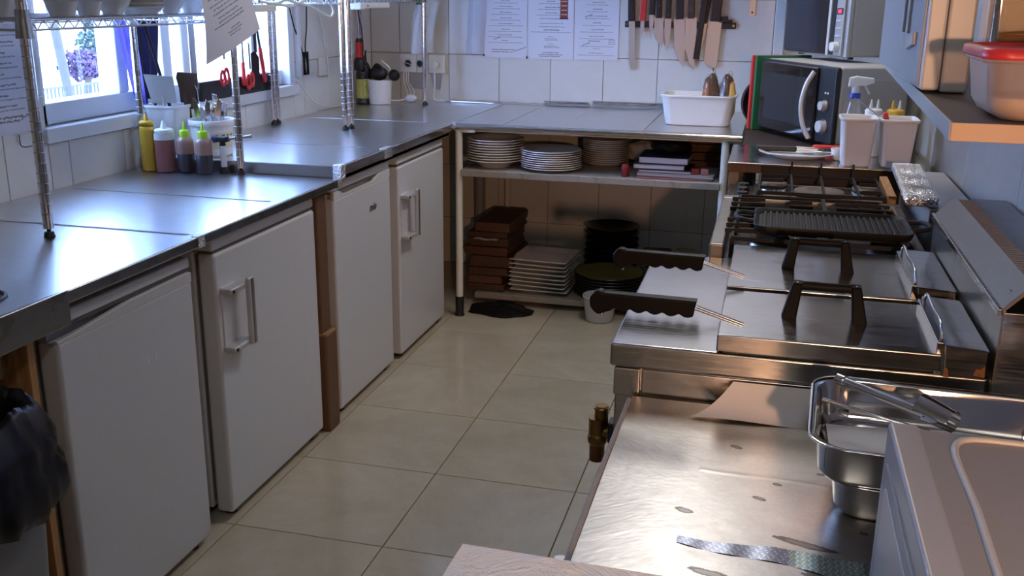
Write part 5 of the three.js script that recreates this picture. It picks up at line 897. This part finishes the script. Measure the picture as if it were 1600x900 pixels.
  part(g, 'plate', loft([rrLoop(0.34, 0.21, 0.03, 0), rrLoop(0.352, 0.222, 0.032, 0.004), rrLoop(0.362, 0.232, 0.034, 0.020), rrLoop(0.352, 0.222, 0.03, 0.020), rrLoop(0.336, 0.206, 0.028, 0.009)], true, true), M.castIron);
  const rib = bx(-0.0035, 0.0035, 0.008, 0.0145, -0.098, 0.098, 0.0015);
  for (let i = 0; i < 23; i++) part(g, 'rib', rib, M.castIron, [-0.154 + i * 0.014, 0, 0]);
  for (const s of [-1, 1]) part(g, 'side_handle', tube([[s * 0.176, 0.016, 0.05], [s * 0.212, 0.020, 0.04], [s * 0.224, 0.020, 0], [s * 0.212, 0.020, -0.04], [s * 0.176, 0.016, -0.05]], 0.006, 8), M.castIron);
  // wood block, foil-wrapped ledge
  one('wood_block', 'orange wooden block between the far burners and the foil ledge', 'block', bx(-0.012, 0.012, 0, 0.055, -0.17, 0.17, 0.003), M.woodOrange, [0.352, 0.8645, -3.135], [0, -0.02, 0]);
  one('foil_ledge', 'long foil wrapped ledge against the right wall', 'ledge', (() => { const g2 = new RoundedBoxGeometry(0.084, 0.024, 0.57, 6, 0.008); const p = g2.attributes.position; for (let i = 0; i < p.count; i++) { const k = 0.0035 * N.noise(p.getX(i) * 60, p.getY(i) * 60, p.getZ(i) * 25); p.setXYZ(i, p.getX(i) + k, p.getY(i) + k, p.getZ(i)); } g2.computeVertexNormals(); return boxUVkeep(g2); })(), M.foil, [0.392, 0.9700, -2.90], [0, -0.04, 0]);
  one('ledge_support', 'steel box section under the foil ledge at the right wall', 'support', bx(0.396, 0.514, 0.10, 0.957, -3.20, -2.60, 0.003), M.steelWall);
}
// ---------------------------------------------------------------- stand with bins, plate and microwaves
{
  const s = thing('prep_stand', 'steel topped wooden stand beyond the gas range', 'stand', [0, 0, 0]);
  part(s, 'top', bx(-0.128, 0.50, 0.9285, 0.9345, -3.765, -3.338, 0.002), M.steelLid);
  part(s, 'wooden_edge', bx(-0.128, -0.020, 0.902, 0.9285, -3.365, -3.340, 0.002), M.woodPost);
  part(s, 'apron', bx(-0.020, 0.49, 0.868, 0.9285, -3.372, -3.348, 0.002), M.woodBlack);
  part(s, 'side_rail', bx(-0.126, -0.104, 0.902, 0.9285, -3.76, -3.366, 0.002), M.woodPost);
  part(s, 'batten', bx(-0.122, -0.090, 0.0, 0.902, -3.40, -3.350, 0.002), M.cardboard);
  for (const [x, z] of [[-0.10, -3.73], [0.46, -3.40], [0.46, -3.73]]) part(s, 'leg', bx(x - 0.02, x + 0.02, 0, 0.9285, z - 0.02, z + 0.02, 0.003), M.woodPost);
  const c = thing('microwave_table', 'dark table carrying the two microwaves', 'table', [0, 0, 0]);
  part(c, 'top', bx(-0.098, 0.512, 0.890, 0.929, -4.80, -3.770, 0.003), M.woodBlack);
  for (const [x, z] of [[-0.07, -3.80], [-0.07, -4.77], [0.48, -3.80], [0.48, -4.77]]) part(c, 'leg', bx(x - 0.02, x + 0.02, 0, 0.89, z - 0.02, z + 0.02, 0.003), M.black);

  // microwaves are built with the door in local +z, near side at local +x
  const TURN = Math.atan2(-0.873, 0.487);     // door faces the aisle
  const m1 = thing('microwave', 'black microwave with curved silver handle on the dark table', 'microwave', [0.0815, 0.9295, -4.0185], TURN, 'microwaves');
  const W = 0.54, H = 0.29, D = 0.30;
  part(m1, 'case', bx(-W / 2, W / 2, 0.012, H, -D, -0.02, 0.008), M.mwSide);
  part(m1, 'front_frame', bx(-W / 2, W / 2, 0.010, H, -0.022, 0, 0.010), M.black);
  const dr = part(m1, 'door', bx(-W / 2 + 0.006, W / 2 - 0.115, 0.018, H - 0.008, 0, 0.012, 0.006), M.blackGloss);
  part(dr, 'window_mesh', bx(-W / 2 + 0.05, W / 2 - 0.17, 0.06, H - 0.05, 0.0115, 0.0128, 0.0005), mat([0.03, 0.032, 0.035], 0.25));
  part(dr, 'handle', tube([[W / 2 - 0.125, 0.022, 0.016], [W / 2 - 0.142, 0.07, 0.034], [W / 2 - 0.150, 0.145, 0.044], [W / 2 - 0.142, 0.22, 0.034], [W / 2 - 0.125, 0.268, 0.016]], 0.009, 10), M.handle);
  for (const [y, r] of [[0.150, 0.016], [0.075, 0.021]]) { const k = part(m1, 'dial', new THREE.CylinderGeometry(r, r * 1.05, 0.022, 24), M.handle, [W / 2 - 0.060, y, 0.011], [Math.PI / 2, 0, 0]); part(k, 'dial_ring', new THREE.TorusGeometry(r * 1.25, 0.0015, 6, 28).rotateX(Math.PI / 2), M.chromeDull, [0, -0.009, 0]); }
  for (const x of [0, 0.016]) part(m1, 'indicator', new THREE.SphereGeometry(0.004, 10, 8), M.plasticWhite, [W / 2 - 0.062 + x, 0.195, 0.001]);
  for (const [x, z] of [[-0.2, -0.05], [0.2, -0.05], [-0.2, -0.26], [0.2, -0.26]]) part(m1, 'foot', cyl(0.014, 0.012, 0.012, 12), M.black, [x, 0, z]);
  part(m1, 'side_panel', bx(W / 2 - 0.001, W / 2 + 0.0015, 0.03, H - 0.045, -D + 0.03, -0.04, 0.001), M.mwSide);

  const m2 = thing('microwave', 'silver microwave with red display standing on the black one', 'microwave', [0.142, 1.2300, -4.255], TURN, 'microwaves');
  const W2 = 0.45, H2 = 0.265, D2 = 0.24;
  part(m2, 'case', bx(-W2 / 2, W2 / 2, 0.010, H2, -D2, -0.02, 0.008), M.mwSilver);
  part(m2, 'front_frame', bx(-W2 / 2, W2 / 2, 0.008, H2, -0.022, 0, 0.008), M.mwSilver);
  part(m2, 'door', bx(-W2 / 2 + 0.004, W2 / 2 - 0.12, 0.014, H2 - 0.008, 0, 0.012, 0.006), M.blackGloss);
  part(m2, 'door_trim', bx(W2 / 2 - 0.122, W2 / 2 - 0.106, 0.012, H2 - 0.006, 0, 0.016, 0.004), M.handle);
  const pn2 = part(m2, 'control_panel', bx(W2 / 2 - 0.105, W2 / 2 - 0.022, 0.014, H2 - 0.008, 0, 0.010, 0.003), M.mwSilver);
  part(pn2, 'dark_strip', bx(W2 / 2 - 0.104, W2 / 2 - 0.074, 0.016, H2 - 0.010, 0.009, 0.0115, 0.001), M.black);
  const disp = part(pn2, 'display', bx(W2 / 2 - 0.070, W2 / 2 - 0.030, 0.166, 0.190, 0.009, 0.0115, 0.001), M.black);
  part(disp, 'red_digits', bx(W2 / 2 - 0.062, W2 / 2 - 0.038, 0.171, 0.185, 0.011, 0.0122, 0.0003), mat([0.5, 0.05, 0.1], 0.5, 0, { emissive: lin(1, 0.06, 0.16), emissiveIntensity: 0.9 }));
  for (const y of [0.140, 0.112, 0.084]) part(pn2, 'button', bx(W2 / 2 - 0.070, W2 / 2 - 0.032, y, y + 0.006, 0.009, 0.013, 0.001), M.handle);
  part(pn2, 'dial', new THREE.CylinderGeometry(0.017, 0.018, 0.024, 24), M.plasticWhite, [W2 / 2 - 0.055, 0.048, 0.020], [Math.PI / 2, 0, 0]);
  part(m2, 'side_panel', extr(roundRect(-D2 + 0.02, -0.055, 0.035, H2 - 0.035, 0.02), 0.002, 0.001).rotateY(Math.PI / 2).translate(W2 / 2 - 0.0006, 0, 0).scale(1, 1, -1).translate(0, 0, -D2 - 0.035 + 0.0), M.mwSilver);
  for (const [x, z] of [[-0.18, -0.05], [0.18, -0.05], [-0.18, -0.21], [0.18, -0.21]]) part(m2, 'foot', cyl(0.012, 0.010, 0.010, 12), M.black, [x, 0, z]);

  // boards and pan standing at the far side of the microwave
  const cb = (label, m, p, n) => { const t = thing('cutting_board', label, 'cutting board', p, TURN + Math.PI / 2, 'standing cutting boards'); part(t, 'board', bx(-0.015, 0.235, 0, 0.30, -0.007, 0.007, 0.004), m); t.rotation.z = 0; return t; };
  cb('green cutting board standing against the black microwave', M.green, [-0.068, 0.9295, -4.268], 0);
  cb('red cutting board standing left of the green one', M.red, [-0.084, 0.9295, -4.280], 1);
  const pan = thing('round_pan', 'black round pan standing on edge beside the red board', 'pan', [-0.045, 1.030, -4.42], TURN + Math.PI / 2);
  part(pan, 'disc', lathe([[0, -0.004], [0.092, -0.004], [0.1, 0], [0.100, 0.018], [0.096, 0.018], [0.094, 0.002], [0, 0.001]], 44).rotateX(Math.PI / 2), M.blackCer);
  part(pan, 'handle', bx(0.09, 0.20, -0.01, 0.01, 0.004, 0.014, 0.004), M.black);

  // oval plate with spatula, card, red tool
  const pl = one('oval_plate', 'white oval plate on the stand', 'plate', lathe([[0, 0.003], [0.08, 0.003], [0.082, 0], [0.088, 0], [0.096, 0.005], [0.126, 0.016], [0.127, 0.019], [0.122, 0.018], [0.09, 0.008], [0, 0.007]], 48).scale(1, 1, 0.9), M.ceramic, [0.092, 0.935, -3.53]);
  const sp = thing('fish_slice', 'steel slice with black handle lying across the oval plate', 'slice', [0.07, 0.956, -3.555], 0.04);
  part(sp, 'handle', bx(-0.115, 0.022, -0.009, 0.010, -0.012, 0.012, 0.007), M.black);
  part(sp, 'blade', extr([[0.02, -0.012], [0.10, -0.045], [0.145, -0.045], [0.150, 0.03], [0.095, 0.03], [0.02, 0.012]], 0.0015, 0.0004).rotateX(-Math.PI / 2), M.gn);
  part(sp, 'neck', rod([0.01, 0.002, 0], [0.09, 0.002, 0], 0.004), M.chrome);
  one('note_card', 'cream card lying behind the plate by the microwave', 'card', bx(-0.05, 0.05, 0, 0.0015, -0.055, 0.055, 0.0003), mat([0.62, 0.60, 0.52], 0.8), [0.13, 0.9355, -3.70], [0, 0.3, 0]);
  const rt = thing('red_tool', 'red handled tool lying in front of the black microwave', 'tool', [0.20, 0.947, -3.685], 0.03);
  part(rt, 'handle', merge([new THREE.CapsuleGeometry(0.011, 0.085, 8, 16).rotateZ(Math.PI / 2)]), M.red); part(rt, 'shaft', rod([0.05, 0, 0], [0.12, -0.002, 0], 0.004), M.chromeDull);
  one('white_cup', 'small white cup between the plate and the bins', 'cup', lathe([[0, 0], [0.022, 0], [0.026, 0.004], [0.033, 0.038], [0.031, 0.038], [0.023, 0.006], [0, 0.005]], 28), M.ceramic, [0.232, 0.935, -3.50]);
  // bins
  for (const [x, l] of [[0.272, 'tall white plastic bin next to the oval plate'], [0.394, 'tall white plastic bin next to the foil ledge']]) {
    const b = thing('white_bin', l, 'bin', [x, 0.935, -3.415], 0, 'white plastic bins');
    part(b, 'tub', tubGeo(0.088, 0.10, 0.106, 0.125, 0.156, 0.016, 0.0025, 0.006), M.plasticWhite);
  }
  const kn = thing('red_skewer', 'thin skewer with red handle leaning out of the right white bin', 'skewer', [0.345, 1.09, -3.42]);
  part(kn, 'spike', rod([-0.09, 0.055, -0.03], [0.01, -0.01, 0], 0.002), M.chromeDull); part(kn, 'grip', new THREE.CapsuleGeometry(0.008, 0.022, 6, 12).rotateZ(0.35).translate(0.010, 0.0, 0.004), M.red);
  // bottles behind the bins
  const sb = thing('spray_bottle', 'clear spray bottle with blue collar behind the bins', 'spray bottle', [0.272, 0.9345, -3.68]);
  part(sb, 'body', lathe([[0, 0.001], [0.032, 0.001], [0.034, 0.006], [0.034, 0.10], [0.030, 0.135], [0.018, 0.175], [0.015, 0.192], [0, 0.192]], 32), M.clearPlastic);
  part(sb, 'collar', cyl(0.019, 0.018, 0.018, 24).translate(0, 0.190, 0), M.blue);
  part(sb, 'head', merge([cyl(0.012, 0.013, 0.03, 16).translate(0, 0.207, 0), extr([[-0.022, 0.232], [0.030, 0.236], [0.056, 0.246], [0.054, 0.256], [0.0, 0.262], [-0.020, 0.256]], 0.018, 0.003, 2).translate(0, 0, -0.009)]), M.plasticWhite);
  part(sb, 'trigger', tube([[0.028, 0.236, 0], [0.036, 0.222, 0], [0.046, 0.205, 0]], 0.004, 8), M.plasticWhite);
  for (const [x, m, c, l] of [[0.335, M.plasticMilk, M.plasticMilk, 'white squeeze bottle with two nozzles behind the bins'], [0.405, M.mustard, M.plasticMilk, 'yellow squeeze bottle behind the right bin']]) {
    const b = thing('squeeze_bottle', l, 'bottle', [x, 0.9345, -3.63], 0, 'squeeze bottles behind the bins');
    part(b, 'body', lathe([[0, 0], [0.028, 0], [0.030, 0.005], [0.030, 0.135], [0.026, 0.146], [0, 0.146]], 28), m);
    part(b, 'cap', lathe([[0.029, 0.142], [0.029, 0.156], [0.022, 0.162], [0, 0.162]], 24), m);
    for (const d of [-0.010, 0.012]) part(b, 'nozzle', lathe([[0.007, 0.160], [0.005, 0.175], [0.002, 0.192], [0, 0.192]], 12), d > 0 ? c : m, [d, 0, 0]);
  }
}
// ---------------------------------------------------------------- wall shelf at the upper right with boxes
{
  const s = thing('wall_shelf', 'wooden wall shelf with pale orange end at the upper right', 'shelf', [0, 0, 0]);
  const A = [0.247, -1.53], Bp = [0.307, -3.13];
  const outline = shape([[A[0], -A[1]], [XR - 0.001, -A[1] + 0.0], [XR - 0.001, -Bp[1]], [Bp[0], -Bp[1]]]);
  const g = new THREE.ExtrudeGeometry(outline, { depth: 0.024, bevelEnabled: false }); g.rotateX(-Math.PI / 2); g.translate(0, 1.2635, 0);
  part(s, 'board', boxUVkeep(g), M.woodBrown);
  part(s, 'end_face', bx(A[0], XR - 0.001, 1.263, 1.289, A[1], A[1] + 0.004, 0.001), M.woodShelf);
  const len = Math.hypot(Bp[0] - A[0], Bp[1] - A[1]);
  part(s, 'edge_strip', bx(-0.002, 0.002, 1.263, 1.289, -len, 0, 0.001), M.mwSide, [A[0], 0, A[1]], [0, -Math.atan2(Bp[0] - A[0], A[1] - Bp[1]), 0]);
  for (const z of [-1.75, -2.9]) part(s, 'bracket', merge([bx(0.36, XR - 0.002, 1.250, 1.2635, z - 0.012, z + 0.012, 0.002), bx(XR - 0.012, XR - 0.002, 1.17, 1.2635, z - 0.012, z + 0.012, 0.002)]), M.chromeDull);
  const SY = 1.2890;
  // red-lidded container
  const t = thing('food_container', 'clear plastic container with a red lid at the near end of the shelf', 'container', [0.398, SY, -1.655]);
  part(t, 'tub', loft([rrLoop(0.150, 0.150, 0.03, 0), rrLoop(0.180, 0.175, 0.035, 0.008), rrLoop(0.196, 0.19, 0.035, 0.022), rrLoop(0.212, 0.205, 0.035, 0.080), rrLoop(0.228, 0.22, 0.036, 0.082), rrLoop(0.228, 0.22, 0.036, 0.086)], true, false), M.frosted);
  part(t, 'contents', loft([rrLoop(0.146, 0.146, 0.03, 0.002), rrLoop(0.174, 0.168, 0.034, 0.010), rrLoop(0.188, 0.183, 0.034, 0.024), rrLoop(0.191, 0.185, 0.034, 0.032)], true, true), mat([0.72, 0.55, 0.38], 0.8));
  part(t, 'lid', loft([rrLoop(0.230, 0.222, 0.037, 0.086), rrLoop(0.234, 0.226, 0.038, 0.090), rrLoop(0.232, 0.224, 0.038, 0.100), rrLoop(0.214, 0.206, 0.035, 0.103), rrLoop(0.204, 0.196, 0.033, 0.098)], true, true), mat([0.70, 0.045, 0.05], 0.35));
  one('green_leaf', 'green leaf stalk lying on the red lid', 'leaf', tube([[0.36, SY + 0.101, -1.60], [0.40, SY + 0.106, -1.61], [0.47, SY + 0.112, -1.62]], 0.0025, 6), mat([0.12, 0.22, 0.05], 0.6));
  // tall storage boxes behind it
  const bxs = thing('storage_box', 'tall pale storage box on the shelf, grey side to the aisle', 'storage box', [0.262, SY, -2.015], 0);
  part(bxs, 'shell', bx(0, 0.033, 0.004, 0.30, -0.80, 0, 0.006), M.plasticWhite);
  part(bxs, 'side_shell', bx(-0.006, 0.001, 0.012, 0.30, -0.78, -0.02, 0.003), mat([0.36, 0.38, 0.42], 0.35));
  part(bxs, 'grip', extr([[-0.20, 0.085], [-0.10, 0.072], [-0.10, 0.088], [-0.20, 0.104]], 0.006, 0.002).rotateY(Math.PI / 2).translate(-0.012, 0, -0.28), M.mwSide);
  part(bxs, 'rail', merge([bx(-0.012, -0.004, 0.10, 0.30, -0.30, -0.285, 0.002), bx(-0.012, -0.004, 0.10, 0.30, -0.22, -0.20, 0.002)]), M.mwSide);
  one('storage_box', 'second pale box behind the red lidded container', 'storage box', bx(0.2975, 0.345, SY, SY + 0.30, -2.45, -2.022, 0.006), M.plasticWhite);
  const j = thing('brown_jar', 'square clear jar of mustard brown powder behind the red lid', 'jar', [0.420, SY, -1.915]);
  part(j, 'glass_body', bx(-0.078, 0.090, 0, 0.28, -0.06, 0.06, 0.01), M.glass);
  part(j, 'powder', bx(-0.066, 0.086, 0.004, 0.27, -0.055, 0.055, 0.008), mat([0.17, 0.085, 0.012], 0.8, 0, { map: rep(T.speck, 10) }));
}
// ---------------------------------------------------------------- near bench with pans, grey box and foam sheet
{
  const t = thing('steel_bench', 'stained steel bench top with plastic film in the foreground', 'bench', [0, 0, 0]);
  const x0 = -0.198, x1 = 0.515, z0 = -0.45, z1 = -1.632;
  const tg = new THREE.BoxGeometry(x1 - x0, 0.006, z0 - z1, 60, 1, 90); tg.translate((x0 + x1) / 2, 0.777, (z0 + z1) / 2);
  { const p = tg.attributes.position, u = new Float32Array(p.count * 2); for (let i = 0; i < p.count; i++) { u[2 * i] = (p.getX(i) - x0) / 0.62; u[2 * i + 1] = (p.getZ(i) - z1) / 0.62; } tg.setAttribute('uv', new THREE.BufferAttribute(u, 2)); }
  part(t, 'top', tg, M.bench);
  part(t, 'core', bx(x0 + 0.006, x1, 0.735, 0.774, z1, z0, 0.002), M.steel);
  part(t, 'front_edge', bx(x0 - 0.003, x0 + 0.004, 0.735, 0.779, z1 + 0.01, z0, 0.002), M.steel);
  part(t, 'edge_film', grid((u, v) => [x0 - 0.006 - 0.012 * v + 0.002 * N.noise(u * 20, v * 3, 1), 0.782 - 0.045 * v, z1 + 0.03 + (z0 - z1 - 0.04) * u], 80, 4), M.film);
  part(t, 'edge_bead', tube([[x0 - 0.003, 0.781, z1 + 0.02], [x0 - 0.005, 0.782, -1.3], [x0 - 0.003, 0.781, -0.9], [x0 - 0.003, 0.781, z0]], 0.004, 8), M.foam);
  for (const [x, z] of [[x0 + 0.05, z0 - 0.05], [x0 + 0.05, z1 + 0.08], [x1 - 0.05, z0 - 0.05], [x1 - 0.05, z1 + 0.08]]) part(t, 'leg', bx(x - 0.018, x + 0.018, 0, 0.735, z - 0.018, z + 0.018, 0.003), M.steel);
  part(t, 'hinge', merge([bx(x0 - 0.022, x0 - 0.004, 0.735, 0.768, -1.10, -1.07, 0.003), cyl(0.008, 0.008, 0.012, 12).translate(x0 - 0.014, 0.766, -1.085)]), M.chromeDull);
  // holographic tape strip
  const holo = canvasTex(512, 64, (c, w, h) => { c.fillStyle = '#8b8f9a'; c.fillRect(0, 0, w, h); for (let j = 0; j < 8; j++) for (let i = 0; i < 64; i++) { const k = i / 64; c.fillStyle = k < 0.55 ? ['#c9d2e6', '#8fa0c8', '#6f82b4'][(i + j) % 3] : ['#b9e0c4', '#7fb89a', '#c8d88a', '#5f8f9a'][(i + j * 2) % 4]; c.fillRect(i * 8 + (j % 2) * 4, j * 8 + 1, 4, 5); } });
  one('hologram_tape', 'glittering holographic tape strip on the bench', 'tape', grid((u, v) => [-0.075 + u * 0.25, 0.7806 + 0.0006 * Math.sin(u * 30), -1.168 + 0.020 * u + (v - 0.5) * 0.056 * (0.3 + 0.7 * u) + 0.004 * Math.sin(u * 9)], 40, 3), mat([0.9, 0.9, 0.9], 0.3, 0.6, { map: holo }));
  // paper against the fryer
  one('white_paper', 'white paper sheet curling up against the fryer side', 'paper', grid((u, v) => { const x = -0.092 + u * 0.56 + 0.065 * v * (1 - u), k = v; return [x, 0.7812 + 0.042 * k * k + 0.003 * Math.sin(u * 14) * (1 - v) + 0.0015, -1.574 - 0.062 * k + 0.012 * Math.sin(u * 6 + 1) * (1 - k)]; }, 40, 12), M.paper);
  // steel food pans
  const gnPan = (name, label, w, d, h, p, ry, rx) => { const o = thing(name, label, 'pan', p, ry, 'steel food pans'); if (rx) o.rotation.x = rx; part(o, 'pan_body', loft([rrLoop(w - 0.05, d - 0.05, 0.03, 0), rrLoop(w - 0.030, d - 0.030, 0.04, 0.010), rrLoop(w - 0.016, d - 0.016, 0.045, h - 0.004), rrLoop(w + 0.004, d + 0.004, 0.05, h - 0.003), rrLoop(w + 0.006, d + 0.006, 0.05, h - 0.001), rrLoop(w - 0.002, d - 0.002, 0.048, h), rrLoop(w - 0.020, d - 0.020, 0.045, h - 0.004), rrLoop(w - 0.034, d - 0.034, 0.04, 0.011), rrLoop(w - 0.054, d - 0.054, 0.03, 0.002)], true, true), M.gn); return o; };
  gnPan('food_pan', 'lower steel food pan resting on the bench', 0.30, 0.17, 0.060, [0.262, 0.7805, -1.335], -0.10);
  gnPan('food_pan', 'upper steel food pan holding a paper and a scoop', 0.35, 0.27, 0.062, [0.262, 0.8410, -1.362], -0.06);
  one('pan_paper', 'white paper lining the upper steel pan', 'paper', grid((u, v) => [0.115 + u * 0.30, 0.8450 + 0.003 * Math.sin(u * 7 + v * 4) + 0.004, -1.275 - v * 0.17 - u * 0.015], 16, 12), M.paper);
  one('spoon_rod', 'thin steel spoon handle lying in the upper pan', 'spoon', merge([rod([0.105, 0.893, -1.425], [0.30, 0.868, -1.375], 0.003), new THREE.SphereGeometry(0.020, 16, 10).scale(1.4, 0.3, 1).translate(0.31, 0.868, -1.372)]), M.chrome);
  const sc = thing('scoop', 'steel scoop with tubular handle across the pan rim', 'scoop', [0.128, 0.915, -1.455], -0.72);
  part(sc, 'handle', rod([0, 0, 0], [0.142, -0.002, 0], 0.0065, 14), M.chrome);
  part(sc, 'end_cap', rod([-0.003, 0, 0], [0.010, 0, 0], 0.0085, 14), M.chrome);
  part(sc, 'cup', new THREE.CylinderGeometry(0.020, 0.016, 0.050, 24, 1, true, 0.0, 4.6).rotateZ(Math.PI / 2 - 0.1).translate(0.160, 0.002, 0), M.gn);
  // grey metal box (microwave top) at the lower right
  const b = thing('grey_microwave', 'grey metal appliance cut off at the lower right corner', 'microwave', [0, 0, 0]);
  part(b, 'case', bx(0.160, 0.512, 0.790, 1.000, -1.098, -0.56, 0.006), M.greyBox);
  part(b, 'front_frame', bx(0.154, 0.186, 0.784, 1.002, -1.104, -0.555, 0.005), M.greyBoxSide);
  part(b, 'door_recess', extr(roundRect(-1.07, -0.60, 0.815, 0.968, 0.01), 0.002, 0.001).rotateY(-Math.PI / 2).translate(0.1545, 0, 0), M.fridgeGrey);
  part(b, 'door_glass', extr(roundRect(-1.045, -0.63, 0.835, 0.95, 0.01), 0.002, 0.001).rotateY(-Math.PI / 2).translate(0.153, 0, 0), M.greyBoxSide);
  part(b, 'top_channel', tube([[0.500, 1.0005, -1.082], [0.30, 1.0005, -1.080], [0.232, 1.0005, -1.076], [0.218, 1.0005, -1.060], [0.214, 1.0005, -0.90], [0.206, 1.0005, -0.60]], 0.0042, 8, false, 60), M.mwSide);
  for (const [x, z] of [[0.19, -1.06], [0.48, -1.06], [0.19, -0.60], [0.48, -0.60]]) part(b, 'foot', cyl(0.012, 0.012, 0.011, 12), M.black, [x, 0.7795, z]);
  // foam sheet
  one('foam_sheet', 'white frosty foam sheet sticking out at the bottom edge', 'foam', (() => { const g = new THREE.BoxGeometry(0.34, 0.024, 0.34, 60, 4, 60), p = g.attributes.position; for (let i = 0; i < p.count; i++) { const k = N.noise(p.getX(i) * 50, p.getY(i) * 50, p.getZ(i) * 50); p.setXYZ(i, p.getX(i) + 0.0015 * k, p.getY(i) + (p.getY(i) > 0 ? 0.0015 * k : 0), p.getZ(i) + 0.0025 * k); } g.computeVertexNormals(); return boxUVkeep(g); })(), M.foam, [-0.160, 0.7935, -0.868], [0, -0.02, 0]);
}

shadow(scene);
renderer.render(scene, camera);
